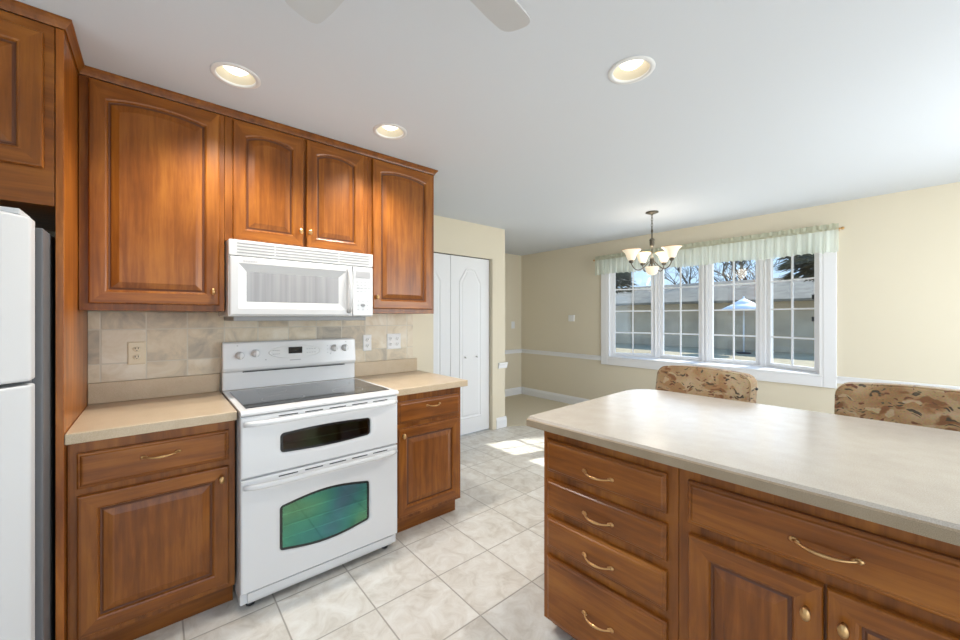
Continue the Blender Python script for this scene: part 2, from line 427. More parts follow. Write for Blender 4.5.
# ------------------------------------------------------------------ mesh building helpers
class MB:
    def __init__(self):
        self.v, self.f, self.m, self.s = [], [], [], []

    def add(self, verts, faces, mi=0, smooth=False):
        o = len(self.v)
        self.v += [tuple(p) for p in verts]
        for i, fc in enumerate(faces):
            self.f.append([k + o for k in fc])
            self.m.append(mi[i] if isinstance(mi, (list, tuple)) else mi)
            self.s.append(smooth)
        return self

    def box(self, x0, x1, y0, y1, z0, z1, mi=0):
        return self.add([(x0, y0, z0), (x1, y0, z0), (x1, y1, z0), (x0, y1, z0), (x0, y0, z1), (x1, y0, z1), (x1, y1, z1), (x0, y1, z1)],
                        [(0, 3, 2, 1), (4, 5, 6, 7), (0, 1, 5, 4), (1, 2, 6, 5), (2, 3, 7, 6), (3, 0, 4, 7)], mi)

    def loops(self, loops, mi=0, cap0=True, cap1=True, closed=True, smooth=False):
        """bridge successive vertex loops; mi may be f(loop_index, seg_index)"""
        n = len(loops[0])
        verts = [p for lp in loops for p in lp]
        faces, ms = [], []
        for a in range(len(loops) - 1):
            for i in range(n if closed else n - 1):
                j = (i + 1) % n
                faces.append((a * n + i, a * n + j, (a + 1) * n + j, (a + 1) * n + i))
                ms.append(mi(a, i) if callable(mi) else mi)
        c = mi(-1, 0) if callable(mi) else mi
        if cap0: faces.append(tuple(reversed(range(n)))); ms.append(c)
        if cap1: faces.append(tuple(range((len(loops) - 1) * n, len(loops) * n))); ms.append(c)
        return self.add(verts, faces, ms, smooth)

    def tube(self, pts, rad, seg=10, mi=0, cap=True):
        pts = [Vector(p) for p in pts]
        if isinstance(rad, (int, float)): rad = [rad] * len(pts)
        lps = []
        up = None
        for i, p in enumerate(pts):
            d = (pts[min(i + 1, len(pts) - 1)] - pts[max(i - 1, 0)]).normalized()
            if up is None:
                up = Vector((0, 0, 1)) if abs(d.z) < 0.9 else Vector((1, 0, 0))
            a = d.cross(up).normalized()
            b = a.cross(d).normalized()
            up = b
            lps.append([p + (a * math.cos(t) + b * math.sin(t)) * rad[i] for t in [2 * PI * k / seg for k in range(seg)]])
        return self.loops(lps, mi, cap, cap, True, True)

    def lathe(self, prof, c=(0, 0, 0), axis='z', seg=24, mi=0, sx=1.0, sy=1.0, cap=True):
        """prof: list of (radius, height); sx, sy squash the ring"""
        lps = []
        for r, h in prof:
            ring = []
            for k in range(seg):
                t = 2 * PI * k / seg
                a, b = r * math.cos(t) * sx, r * math.sin(t) * sy
                p = {'z': (a, b, h), 'y': (a, h, b), 'x': (h, a, b), '-y': (-a, -h, b)}[axis]
                ring.append((c[0] + p[0], c[1] + p[1], c[2] + p[2]))
            lps.append(ring)
        return self.loops(lps, mi, cap, cap, True, True)

    def ball(self, c, rx, ry, rz, seg=14, rings=8, mi=0):
        prof = [(max(1e-4, math.sin(PI * i / rings)), -math.cos(PI * i / rings)) for i in range(rings + 1)]
        lps = [[(c[0] + r * rx * math.cos(2 * PI * k / seg), c[1] + r * ry * math.sin(2 * PI * k / seg), c[2] + h * rz) for k in range(seg)] for r, h in prof]
        return self.loops(lps, mi, True, True, True, True)

    def prism(self, poly, a0, a1, axis='x', mi=0):
        """poly of 2D points extruded along an axis: x -> (a,p,q), y -> (p,a,q), z -> (p,q,a)"""
        f = {'x': lambda a, p: (a, p[0], p[1]), 'y': lambda a, p: (p[0], a, p[1]), 'z': lambda a, p: (p[0], p[1], a)}[axis]
        return self.loops([[f(a0, p) for p in poly], [f(a1, p) for p in poly]], mi)

    def build(self, name, mats, parent=None, bevel=0.0, seg=2, auto=True):
        me = bpy.data.meshes.new(name)
        me.from_pydata(self.v, [], self.f)
        for m_ in (mats if isinstance(mats, (list, tuple)) else [mats]):
            me.materials.append(m_)
        for i, p in enumerate(me.polygons):
            p.material_index = self.m[i]
            p.use_smooth = self.s[i]
        bm = bmesh.new(); bm.from_mesh(me)
        bmesh.ops.recalc_face_normals(bm, faces=bm.faces)
        bm.to_mesh(me); bm.free()
        o = bpy.data.objects.new(name, me)
        COL.objects.link(o)
        if parent is not None: o.parent = parent
        if bevel:
            md = o.modifiers.new('bevel', 'BEVEL'); md.width = bevel; md.segments = seg
            md.limit_method = 'ANGLE'; md.angle_limit = math.radians(40)
            md.harden_normals = False
        return o


def tag(o, label, cat, group=None, kind=None):
    if label: o['label'] = label
    if cat: o['category'] = cat
    if group: o['group'] = group
    if kind: o['kind'] = kind
    return o


def thing(name, label, cat, loc=(0, 0, 0), rz=0.0, group=None):
    o = bpy.data.objects.new(name, None)
    o.empty_display_size = 0.1
    COL.objects.link(o)
    o.location = loc
    o.rotation_euler = (0, 0, rz)
    return tag(o, label, cat, group)


def struct(name, mb, mats, label=None, cat=None, parent=None, bevel=0.0):
    o = mb.build(name, mats, parent, bevel)
    if parent is None:
        o['kind'] = 'structure'
        if label: tag(o, label, cat)
    return o


def struct_empty(name, label, cat, loc=(0, 0, 0), rz=0.0):
    o = thing(name, label, cat, loc, rz)
    o['kind'] = 'structure'
    return o


def copy_tree(o, parent=None):
    c = o.copy()
    COL.objects.link(c)
    if parent is not None: c.parent = parent
    for ch in list(o.children): copy_tree(ch, c)
    return c


# ------------------------------------------------------------------ room shell
H = 2.42
XR, YB, YW, XL = 4.30, -1.90, 5.00, -1.965
struct('floor', MB().box(-2.2, XR + 0.1, YB - 0.1, YW + 0.1, -0.06, 0.0), M['floor'], 'pale cream stone tile floor with thin grout lines', 'floor')
cp = [(-0.70, 3.392), (-0.52, 3.66), (0.9, 4.45), (XR - 0.01, 4.6), (XR - 0.01, YW - 0.002), (XL + 0.002, YW - 0.002), (XL + 0.002, 3.392)]
struct('floor_carpet', MB().prism([(-0.69, 3.40), (-0.56, 3.62), (-0.60, 4.988), (XL + 0.013, 4.988), (XL + 0.013, 3.40)], 0.0005, 0.006, 'z'),
       M['carpet'], 'beige floor beyond the tiles in the far left corner', 'carpet')

# ceiling with real holes for the downlights
LIGHTS = [(0.662, 0.391), (0.641, 1.155), (1.825, 1.703)]
LR = 0.078


def ceiling_mesh():
    bm = bmesh.new()
    x0, x1, y0, y1 = -2.2, XR + 0.1, YB - 0.1, YW + 0.1
    # grid of strips around square cells that carry the round holes
    xs = sorted({x0, x1} | {c for lx, ly in LIGHTS for c in (lx - 0.12, lx + 0.12)})
    ys = sorted({y0, y1} | {c for lx, ly in LIGHTS for c in (ly - 0.12, ly + 0.12)})
    for i in range(len(xs) - 1):
        for j in range(len(ys) - 1):
            a, b, c, d = xs[i], xs[i + 1], ys[j], ys[j + 1]
            hole = next(((lx, ly) for lx, ly in LIGHTS if a < lx < b and c < ly < d), None)
            if hole is None:
                bm.faces.new([bm.verts.new(p) for p in ((a, c, H), (a, d, H), (b, d, H), (b, c, H))])
            else:
                n = 32
                ring = [(hole[0] + LR * math.cos(2 * PI * k / n), hole[1] + LR * math.sin(2 * PI * k / n)) for k in range(n)]
                def edge(t):
                    cx, sy = math.cos(t), math.sin(t)
                    ux = ((b - hole[0]) / cx) if cx > 1e-9 else (((a - hole[0]) / cx) if cx < -1e-9 else 1e9)
                    uy = ((d - hole[1]) / sy) if sy > 1e-9 else (((c - hole[1]) / sy) if sy < -1e-9 else 1e9)
                    u = min(ux, uy)
                    return (hole[0] + cx * u, hole[1] + sy * u)
                # exact corners kept by snapping the nearest samples
                outer = [edge(2 * PI * k / n) for k in range(n)]
                for q in ((a, c), (a, d), (b, d), (b, c)):
                    k = min(range(n), key=lambda k: (outer[k][0] - q[0]) ** 2 + (outer[k][1] - q[1]) ** 2)
                    outer[k] = q
                for k in range(n):
                    j2 = (k + 1) % n
                    bm.faces.new([bm.verts.new((*p, H)) for p in (ring[j2], ring[k], outer[k], outer[j2])])
    bmesh.ops.remove_doubles(bm, verts=bm.verts, dist=1e-5)
    bmesh.ops.recalc_face_normals(bm, faces=bm.faces)
    if sum(f.normal.z for f in bm.faces) > 0:
        bmesh.ops.reverse_faces(bm, faces=bm.faces)
    me = bpy.data.meshes.new('ceiling')
    bm.to_mesh(me); bm.free()
    me.materials.append(M['ceiling'])
    o = bpy.data.objects.new('ceiling', me)
    COL.objects.link(o)
    o['kind'] = 'structure'
    tag(o, 'smooth white flat ceiling over kitchen and dining area', 'ceiling')


ceiling_mesh()

struct('wall_left', MB().box(-0.12, 0.0, YB, 1.875, 0, H), M['wall'], 'cream wall behind the range and upper cabinets', 'wall')
DY0, DY1, DZ = 2.02, 3.163, 2.035
wc = MB()
wc.box(-0.83, -0.71, YB, DY0, 0, H)
wc.box(-0.83, -0.71, DY1, 3.388, 0, H)
wc.box(-0.83, -0.71, DY0, DY1, DZ, H)
wc.box(XL, -0.83, 3.268, 3.388, 0, H)
struct('wall_closet', wc, M['wall'], 'cream wall around the white closet door', 'wall')
struct('wall_far_left', MB().box(XL - 0.12, XL, 3.268, YW, 0, H), M['wall'], 'short cream wall at the far left of dining area', 'wall')
BX0, BX1, BZ0, BZ1 = -0.29, 2.01, 0.765, 2.12
ww = MB()
ww.box(XL - 0.12, BX0, YW, YW + 0.12, 0, H)
ww.box(BX1, XR + 0.12, YW, YW + 0.12, 0, H)
ww.box(BX0, BX1, YW, YW + 0.12, 0, BZ0)
ww.box(BX0, BX1, YW, YW + 0.12, BZ1, H)
struct('wall_window', ww, M['wall'], 'cream wall with the bay window', 'wall')
wr = MB()
PY0, PY1, PZ = -1.05, 1.45, 2.10
DWY0, DWY1 = 2.45, 4.45
wr.box(XR, XR + 0.12, YB, PY0, 0, H)
wr.box(XR, XR + 0.12, PY1, DWY0, 0, H)
wr.box(XR, XR + 0.12, DWY1, YW, 0, H)
wr.box(XR, XR + 0.12, DWY0, DWY1, 0, 0.80)
wr.box(XR, XR + 0.12, DWY0, DWY1, 2.10, H)
wr.box(XR, XR + 0.12, PY0, PY1, PZ, H)
struct('wall_right', wr, M['wall'])
wb = MB()
KX0, KX1, KZ0, KZ1 = 0.75, 3.05, 0.80, 2.10
wb.box(-0.83, KX0, YB - 0.12, YB, 0, H)
wb.box(KX1, XR + 0.12, YB - 0.12, YB, 0, H)
wb.box(KX0, KX1, YB - 0.12, YB, 0, KZ0)
wb.box(KX0, KX1, YB - 0.12, YB, KZ1, H)
struct('wall_back', wb, M['wall'])

# added door and windows, out of view, as openings for the fill lamps
d2 = struct_empty('added_door_2', None, None, (XR + 0.06, 0.2, 0))
fr = MB()
for y0, y1 in ((-1.245, -1.18), (-0.04, 0.04), (1.18, 1.245)): fr.box(-0.03, 0.03, y0, y1, 0.005, 2.09)
for z0, z1 in ((0.005, 0.08), (2.02, 2.09)):
    fr.box(-0.03, 0.03, -1.18, -0.04, z0, z1); fr.box(-0.03, 0.03, 0.04, 1.18, z0, z1)
fr.build('frame', M['trim'], d2)
MB().box(-0.003, 0.003, -1.18, -0.04, 0.08, 2.02).build('pane', M['glass'], d2)
MB().box(-0.003, 0.003, 0.04, 1.18, 0.08, 2.02).build('pane', M['glass'], d2)
k2 = struct_empty('window_5', None, None, (1.9, YB - 0.06, 0))
fr = MB()
for x0, x1 in ((-1.145, -1.08), (-0.03, 0.03), (1.08, 1.145)): fr.box(x0, x1, -0.03, 0.03, 0.805, 2.095)
for z0, z1 in ((0.805, 0.87), (2.03, 2.095)):
    fr.box(-1.08, -0.03, -0.03, 0.03, z0, z1); fr.box(0.03, 1.08, -0.03, 0.03, z0, z1)
fr.build('frame', M['trim'], k2)
MB().box(-1.08, -0.03, -0.003, 0.003, 0.87, 2.03).build('pane', M['glass'], k2)
MB().box(0.03, 1.08, -0.003, 0.003, 0.87, 2.03).build('pane', M['glass'], k2)

k3 = struct_empty('window_6', None, None, (XR + 0.06, 3.45, 0), PI / 2)
fr = MB()
for x0, x1 in ((-0.995, -0.93), (-0.03, 0.03), (0.93, 0.995)): fr.box(x0, x1, -0.03, 0.03, 0.805, 2.095)
for z0, z1 in ((0.805, 0.87), (2.03, 2.095)):
    fr.box(-0.93, -0.03, -0.03, 0.03, z0, z1); fr.box(0.03, 0.93, -0.03, 0.03, z0, z1)
fr.build('frame', M['trim'], k3)
MB().box(-0.93, -0.03, -0.003, 0.003, 0.87, 2.03).build('pane', M['glass'], k3)
MB().box(0.03, 0.93, -0.003, 0.003, 0.87, 2.03).build('pane', M['glass'], k3)

# trims
RAIL = [(0.0, -0.068), (0.012, -0.068), (0.014, -0.040), (0.020, -0.022), (0.026, -0.010), (0.026, -0.002), (0.016, 0.0), (0.0, 0.0)]
BASE = [(0.0, 0.0), (0.016, 0.0), (0.016, 0.095), (0.010, 0.112), (0.006, 0.125), (0.0, 0.128)]


def run(prof, p0, p1, z, nrm):
    """extrude a wall-moulding profile (out, up) from p0 to p1"""
    mb = MB()
    mb.loops([[(p[0] + nrm[0] * a, p[1] + nrm[1] * a, z + b) for a, b in prof] for p in (p0, p1)], 0)
    return mb


struct('trim_1', run(RAIL, (XL + 0.03, YW - 0.001), (-0.386, YW - 0.001), 0.79, (0, -1)), M['trim'], 'white chair rail left of the bay window', 'chair rail')
struct('trim_2', run(RAIL, (2.102, YW - 0.001), (XR, YW - 0.001), 0.79, (0, -1)), M['trim'], 'white chair rail right of the bay window', 'chair rail')
struct('trim_3', run(RAIL, (XL + 0.001, 3.39), (XL + 0.001, YW - 0.001), 0.79, (1, 0)), M['trim'], 'short white chair rail on far left wall', 'chair rail')
struct('baseboard_window', run(BASE, (XL + 0.02, YW - 0.001), (XR, YW - 0.001), 0.0, (0, -1)), M['trim'], 'white baseboard below the bay window', 'baseboard')
struct('baseboard_far_left', run(BASE, (XL + 0.001, 3.39), (XL + 0.001, YW - 0.001), 0.0, (1, 0)), M['trim'], 'short white baseboard on far left wall', 'baseboard')
struct('baseboard_closet', run(BASE, (-0.709, 3.235), (-0.709, 3.388 + 0.016), 0.0, (1, 0)), M['trim'], 'white baseboard stub beside the closet door', 'baseboard')
struct('trim_4', run(RAIL, (-0.709, 3.268), (-0.709, 3.388 + 0.026), 0.79, (1, 0)), M['trim'], 'tiny white chair rail stub beside closet door', 'chair rail')
struct('trim_5', run(RAIL, (XL + 0.03, 3.389), (-0.71, 3.389), 0.79, (0, 1)), M['trim'])
struct('baseboard_closet_end', run(BASE, (XL + 0.03, 3.389), (-0.71, 3.389), 0.0, (0, 1)), M['trim'])

# ------------------------------------------------------------------ bifold closet door (structure)
d1 = struct_empty('door_1', 'white bifold closet door with arched raised panels', 'door', (-0.745, DY0, 0.012), PI / 2)
LEAF = (DY1 - DY0 - 0.006) / 2


def arch_panel(x0, x1, z0, z1, ch):
    """rectangle with chamfered and gently arched top as loop of (x, z)"""
    cx = (x0 + x1) / 2
    w = x1 - x0
    top = [(x1, z1 - ch), (x1 - 0.18 * w, z1 - ch * 0.45), (x1 - 0.30 * w, z1 - ch * 0.08), (cx, z1), (x0 + 0.30 * w, z1 - ch * 0.08), (x0 + 0.18 * w, z1 - ch * 0.45), (x0, z1 - ch)]
    return [(x0, z0), (x1, z0)] + top


for k in range(2):
    xa = 0.003 + k * (LEAF + 0.0005)
    xb = xa + LEAF - 0.004
    mb = MB().box(xa, xb, 0.0, 0.034, 0.0, 2.015)
    xm = (xa + xb) / 2
    for z0, z1, ch in ((0.17, 1.90, 0.16),):
        lp = []
        for ins, dep in ((0, 0.001), (0.004, -0.006), (0.014, -0.008), (0.026, -0.002), (0.032, 0.0), (0.05, -0.006)):
            lp.append([(x, dep, z) for x, z in arch_panel(xm - 0.165 + ins, xm + 0.165 - ins, z0 + ins, z1 - ins, ch - ins * 0.3)])
        mb.loops(lp, 0, False, True)
    leaf = mb.build('door_leaf', M['trim'], d1, 0.002)
    if k == 1:
        for xk in (xm - 0.088, xm + 0.078):
            MB().lathe([(0.008, 0.0), (0.006, 0.010), (0.012, 0.018), (0.014, 0.024), (0.010, 0.030), (0.002, 0.031)], (xk, -0.006, 0.876), '-y', 14).build('door_knob', M['white2'], leaf)
MB().box(0.0, DY1 - DY0, -0.004, 0.03, 2.0205, 2.0225).build('head_track', M['dark'], d1)
tr = MB()
tr.box(-0.708, -0.695, DY1 + 0.003, DY1 + 0.068, 0.0, DZ + 0.0)
tr.box(-0.708, -0.695, DY0 - 0.068, DY0 - 0.003, 0.0, DZ + 0.0)
struct('trim_6', tr, M['wall'], 'cream painted casing at the closet door', 'casing', bevel=0.002)

# ------------------------------------------------------------------ bay window (structure)
CX = (BX0 + BX1) / 2
wz0, wz1 = 0.79, 2.10
P_bay = [(BX0 + 0.005, YW + 0.045), (0.272, 5.315), (0.870, 5.315), (1.468, 5.315), (BX1 - 0.005, YW + 0.045)]
cas = MB()
co = 0.093
cas.box(BX0 - co, BX0 + 0.004, YW - 0.022, YW - 0.001, BZ0 - co, BZ1 + co)
cas.box(BX1 - 0.004, BX1 + co, YW - 0.022, YW - 0.001, BZ0 - co, BZ1 + co)
cas.box(BX0 + 0.004, BX1 - 0.004, YW - 0.022, YW - 0.001, BZ0 - co, BZ0 + 0.004)
cas.box(BX0 + 0.004, BX1 - 0.004, YW - 0.022, YW - 0.001, BZ1 - 0.004, BZ1 + co)
struct('trim_7', cas, M['trim'], 'wide white casing around the bay window', 'window casing', bevel=0.005)
jam = [(BX0 + 0.001, YW - 0.02), (BX1 - 0.001, YW - 0.02), (BX1 - 0.001, YW + 0.13), (1.50, 5.40), (0.24, 5.40), (BX0 + 0.001, YW + 0.13)]
struct('trim_8', MB().prism(jam, BZ0 + 0.005, wz0, 'z'), M['trim'], 'white seat board inside the bay window', 'window sill', bevel=0.003)
struct('trim_9', MB().prism(jam, wz1, BZ1 - 0.005, 'z'), M['trim'])
out_head = [(BX0 - 0.1, YW + 0.121), (BX1 + 0.1, YW + 0.121), (1.58, 5.45), (0.16, 5.45)]
struct('trim_10', MB().prism(out_head, BZ1 - 0.003, BZ1 + 0.30, 'z'), M['trim'])
struct('trim_11', MB().prism(out_head, BZ0 - 0.30, BZ0 + 0.003, 'z'), M['trim'])
# angled jamb fillers at both ends
struct('trim_12', MB().box(BX0 + 0.001, BX0 + 0.03, YW - 0.018, YW + 0.045, wz0 + 0.0005, wz1 - 0.0005), M['trim'], 'white left jamb of the bay window', 'window jamb')
struct('trim_13', MB().box(BX1 - 0.03, BX1 - 0.001, YW - 0.018, YW + 0.045, wz0 + 0.0005, wz1 - 0.0005), M['trim'], 'white right jamb of the bay window', 'window jamb')
WL = ['leftmost angled sash of the white bay window', 'second sash from left in the bay window', 'third sash from left in the bay window', 'rightmost angled sash of the white bay window']
for k in range(4):
    a, b = Vector(P_bay[k]), Vector(P_bay[k + 1])
    ln = (b - a).length
    ang = math.atan2(b.y - a.y, b.x - a.x)
    w_ = struct_empty('window_%d' % (k + 1), WL[k], 'window', (a.x, a.y, wz0 + 0.001), ang)
    hh = wz1 - wz0 - 0.002
    jb = 0.036
    # outer frame
    fo = MB()
    fo.box(0.004, jb, -0.035, 0.05, 0, hh); fo.box(ln - jb, ln - 0.004, -0.035, 0.05, 0, hh)
    fo.box(jb, ln - jb, -0.035, 0.05, 0, 0.012); fo.box(jb, ln - jb, -0.035, 0.05, hh - 0.03, hh)
    fo.build('window_frame', M['trim'], w_, 0.003)
    # sash
    st = 0.042
    s0, s1, z0, z1 = jb + 0.002, ln - jb - 0.002, 0.014, hh - 0.032
    sa = MB()
    sa.box(s0, s0 + st, -0.012, 0.03, z0, z1); sa.box(s1 - st, s1, -0.012, 0.03, z0, z1)
    sa.box(s0 + st, s1 - st, -0.012, 0.03, z0, z0 + 0.036); sa.box(s0 + st, s1 - st, -0.012, 0.03, z1 - st, z1)
    sash = sa.build('sash', M['trim'], w_, 0.004)
    g0, g1, h0, h1 = s0 + st, s1 - st, z0 + 0.036, z1 - st
    MB().box(g0 - 0.004, g1 + 0.004, 0.010, 0.014, h0 - 0.004, h1 + 0.004).build('pane', M['glass'], sash)
    mu = MB()
    mu.box((g0 + g1) / 2 - 0.008, (g0 + g1) / 2 + 0.008, -0.002, 0.009, h0, h1)
    for zz in (1.125, 1.427, 1.729):
        mu.box(g0, g1, -0.003, 0.008, zz - wz0 - 0.008, zz - wz0 + 0.008)
    mu.build('muntin_grille', M['trim'], sash)
    if k == 3:
        for zz in (1.30, 1.52):
            MB().box(s1 - st - 0.016, s1 - st - 0.002, -0.022, -0.004, zz - wz0, zz - wz0 + 0.045).build('sash_lock', M['caster'], sash, 0.002)

# ------------------------------------------------------------------ cabinets
def lp_rect(x0, x1, z0, z1, ins, dep, yb, arch=0.0, n=12, rise_ins=0.0):
    """loop BL, BR, TR..top..TL; arch drops the corners of the top edge"""
    xa, xb, za, zb = x0 + ins, x1 - ins, z0 + ins, z1 - ins
    pts = [(xa, za), (xb, za)]
    for i in range(n + 1):
        t = i / n
        x = xb + (xa - xb) * t
        u = abs(2 * t - 1)
        drop = arch * (u ** 2.2)
        pts.append((x, zb - drop))
    return [(x, yb - dep, z) for x, z in pts]


def panel_door(name, parent, x0, x1, z0, z1, yb=0.0, arch=0.0, st=0.058):
    n = 12
    prof = [(0.0, 0.0, 0), (0.0, 0.014, 0), (0.003, 0.019, 0), (0.007, 0.020, 0),
            (st - 0.006, 0.020, 1), (st, 0.0175, 1), (st + 0.004, 0.010, 1), (st + 0.010, 0.009, 1),
            (st + 0.014, 0.011, 1), (st + 0.040, 0.0185, 1), (st + 0.043, 0.0185, 1)]
    lps = [lp_rect(x0, x1, z0, z1, i, d, yb, arch if a else 0.0, n) for i, d, a in prof]
    mi = lambda a, i: 2 if a in (6, 7) else (1 if (a == 3 and (i == 0 or 2 <= i < 2 + n)) else 0)
    return MB().loops(lps, mi).build(name, [M['wood_v'], M['wood_h'], M['door_groove']], parent)


def slab_drawer(name, parent, x0, x1, z0, z1, yb=0.0):
    prof = [(0, 0), (0, 0.012), (0.004, 0.0145), (0.009, 0.0150), (0.013, 0.019), (0.018, 0.020)]
    lps = [lp_rect(x0, x1, z0, z1, i, d, yb, 0, 2) for i, d in prof]
    return MB().loops(lps, 0).build(name, M['wood_h'], parent)


def pull(parent, x, z, y, L=0.105):
    mb = MB()
    h = L / 2
    pts, rad = [], []
    for i in range(17):
        t = -1 + 2 * i / 16
        out = 0.004 + 0.024 * (1 - abs(t) ** 2.6)
        pts.append((x + h * t, y - out, z - 0.004 * (1 - t * t)))
        rad.append(0.0032 + 0.0018 * math.exp(-(t / 0.35) ** 2) + 0.0016 * (abs(t) > 0.9))
    mb.tube(pts, rad, 8)
    for s in (-1, 1):
        mb.ball((x + s * h, y - 0.002, z), 0.0105, 0.005, 0.0075, 12, 6)
        mb.ball((x + s * (h - 0.008), y - 0.006, z), 0.006, 0.005, 0.005, 10, 6)
    return mb.build('drawer_pull', M['brass'], parent)


def knob(parent, x, z, y):
    mb = MB().lathe([(0.0095, 0.0), (0.006, 0.004), (0.005, 0.010), (0.011, 0.014), (0.0135, 0.019), (0.0125, 0.023), (0.0095, 0.0235), (0.008, 0.0255), (0.003, 0.027), (0.0005, 0.0272)],
                    (x, y, z), '-y', 18, 0, 0.82, 1.25)
    return mb.build('door_knob', M['brass'], parent)


def base_carcass(parent, w, depth, z_top=0.872, toe=0.055, toe_h=0.102, side_toe=0.0):
    MB().box(0, w, 0, depth, toe_h, z_top).build('carcass', M['wood_v'], parent, 0.0015)
    MB().box(0.001, w - 0.001 - side_toe, toe, depth - 0.002, 0.0, toe_h - 0.0005).build('toe_kick', M['wood_h'], parent)


R90 = PI / 2
FX = 0.585
# left base cabinet; local x = world y + 0.136
c = thing('base_cabinet', 'stained wood base cabinet left of the white range, one drawer over one door', 'cabinet', (FX, -0.1355, 0), R90)
base_carcass(c, 0.532, FX - 0.01)
d = slab_drawer('drawer', c, 0.026, 0.507, 0.692, 0.826, -0.0005)
pull(d, 0.27, 0.772, -0.0205, 0.112)
d = panel_door('door', c, 0.026, 0.507, 0.128, 0.664, -0.0005)
knob(d, 0.478, 0.612, -0.0205)

# right base cabinet
c = thing('base_cabinet', 'stained wood base cabinet right of the white range, under the short counter', 'cabinet', (FX, 1.1995, 0), R90)
base_carcass(c, 0.512, FX - 0.01, side_toe=0.004)
d = slab_drawer('drawer', c, 0.030, 0.492, 0.692, 0.826, -0.0005)
pull(d, 0.278, 0.782, -0.0205, 0.095)
d = panel_door('door', c, 0.030, 0.492, 0.128, 0.664, -0.0005)
knob(d, 0.060, 0.622, -0.0205)

# upper cabinets
UX = 0.311
c = thing('wall_cabinet', 'large single-door upper cabinet beside the fridge panel, with an arched door', 'cabinet', (UX, -0.1355, 1.371), R90)
MB().box(0, 0.523, 0, UX - 0.011, 0, 1.012).build('carcass', M['wood_v'], c, 0.0015)
d = panel_door('door', c, 0.030, 0.500, 0.030, 1.004, -0.0005, 0.022)
knob(d, 0.472, 0.098, -0.0205)
c = thing('wall_cabinet', 'short two-door upper cabinet above the white microwave', 'cabinet', (UX, 0.3885, 1.736), R90)
MB().box(0, 0.775, 0, UX - 0.011, 0, 0.647).build('carcass', M['wood_v'], c, 0.0015)
d = panel_door('door', c, 0.034, 0.380, 0.012, 0.639, -0.0005, 0.024)
knob(d, 0.362, 0.098, -0.0205)
d = panel_door('door', c, 0.396, 0.742, 0.012, 0.639, -0.0005, 0.024)
knob(d, 0.412, 0.098, -0.0205)
c = thing('wall_cabinet', 'narrow single-door upper cabinet right of the microwave, at the end of the row', 'cabinet', (UX, 1.1645, 1.367), R90)
MB().box(0, 0.510, 0, UX - 0.011, 0, 1.016).build('carcass', M['wood_v'], c, 0.0015)
d = panel_door('door', c, 0.028, 0.484, 0.030, 1.008, -0.0005, 0.024)
knob(d, 0.052, 0.105, -0.0205)

# fridge surround
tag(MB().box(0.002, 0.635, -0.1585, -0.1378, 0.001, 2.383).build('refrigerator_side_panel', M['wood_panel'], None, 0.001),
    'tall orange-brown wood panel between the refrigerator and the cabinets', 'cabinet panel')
c = thing('refrigerator_cabinet', 'deep wood cabinet above the white refrigerator', 'cabinet', (0.634, -1.10, 1.740), R90)
MB().box(0, 0.939, 0, 0.60, 0, 0.643).build('carcass', M['wood_h'], c, 0.0015)
panel_door('door', c, 0.472, 0.914, 0.127, 0.604, -0.0005, 0.0)
panel_door('door', c, 0.024, 0.466, 0.127, 0.604, -0.0005, 0.0)

# crown moulding following the cabinet tops with a step at the fridge panel
CR = [(0.0, 2.384), (0.005, 2.384), (0.008, 2.392), (0.014, 2.402), (0.019, 2.408), (0.022, 2.411), (0.022, H - 0.001), (0.0, H - 0.001)]


def crown_path(a):
    return [(0.002, 1.675 + a), (UX + a, 1.675 + a), (UX + a, -0.137 + a), (0.636 + a, -0.137 + a), (0.636 + a, -1.10)]


cm = MB()
path = [[(x, y, z) for x, y in crown_path(a)] for a, z in CR]
lps = [[path[j][i] for j in range(len(CR))] for i in range(5)]
cm.loops(lps, 0)
tag(cm.build('crown_molding', M['wood_h']), 'dark wood crown molding along the top of the upper cabinets', 'molding')

# ------------------------------------------------------------------ counters and backsplash
def counter(name, label, x0, x1, y0, y1, up=None):
    c = thing(name, label, 'countertop', (0, 0, 0))
    MB().box(x0, x1, y0, y1, 0.8735, 0.914).build('slab', [M['counter_warm_lit']], c, 0.004, 3)
    if up: MB().box(x0, x0 + 0.02, up[0], up[1], 0.9145, 1.0165).build('upstand', M['counter_warm_lit'], c, 0.003)
    return c


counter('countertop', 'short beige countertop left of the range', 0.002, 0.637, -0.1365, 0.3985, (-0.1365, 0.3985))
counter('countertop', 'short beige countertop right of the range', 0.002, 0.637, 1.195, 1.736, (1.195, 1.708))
bs = MB().box(0.0008, 0.0095, -0.1365, 1.676, 1.0175, 1.3665)
tag(bs.build('tile_backsplash', M['backsplash']), 'tan and grey square stone tiles between counter and upper cabinets', 'backsplash')


def outlet(label, y0, y1, z0, z1, m_plate, gang=1, x=0.0097):
    c = thing('wall_outlet', label, 'outlet', (x, (y0 + y1) / 2, (z0 + z1) / 2), R90, 'outlets on the tile backsplash')
    w, h = (y1 - y0) / 2, (z1 - z0) / 2
    lps = [[(sx * (w - i), -dd, sz * (h - i)) for sx, sz in ((-1, -1), (1, -1), (1, 1), (-1, 1))] for i, dd in ((0, 0), (0, 0.003), (0.005, 0.006))]
    MB().loops(lps, 0).build('cover_plate', m_plate, c)
    for gx in ([0] if gang == 1 else [-0.028, 0.028]):
        for gz in (-0.021, 0.021):
            s = MB().lathe([(0.0165, 0.0062), (0.0165, 0.0075), (0.015, 0.0085)], (gx, 0, gz), '-y', 20, 0, 1.0, 0.85).build('socket', m_plate, c)
            q = MB()
            for dx in (-0.006, 0.006): q.box(gx + dx - 0.0012, gx + dx + 0.0012, -0.0092, -0.0084, gz - 0.001, gz + 0.008)
            q.box(gx - 0.002, gx + 0.002, -0.0092, -0.0084, gz - 0.009, gz - 0.005)
            q.build('slots', M['dark'], s)
    return c


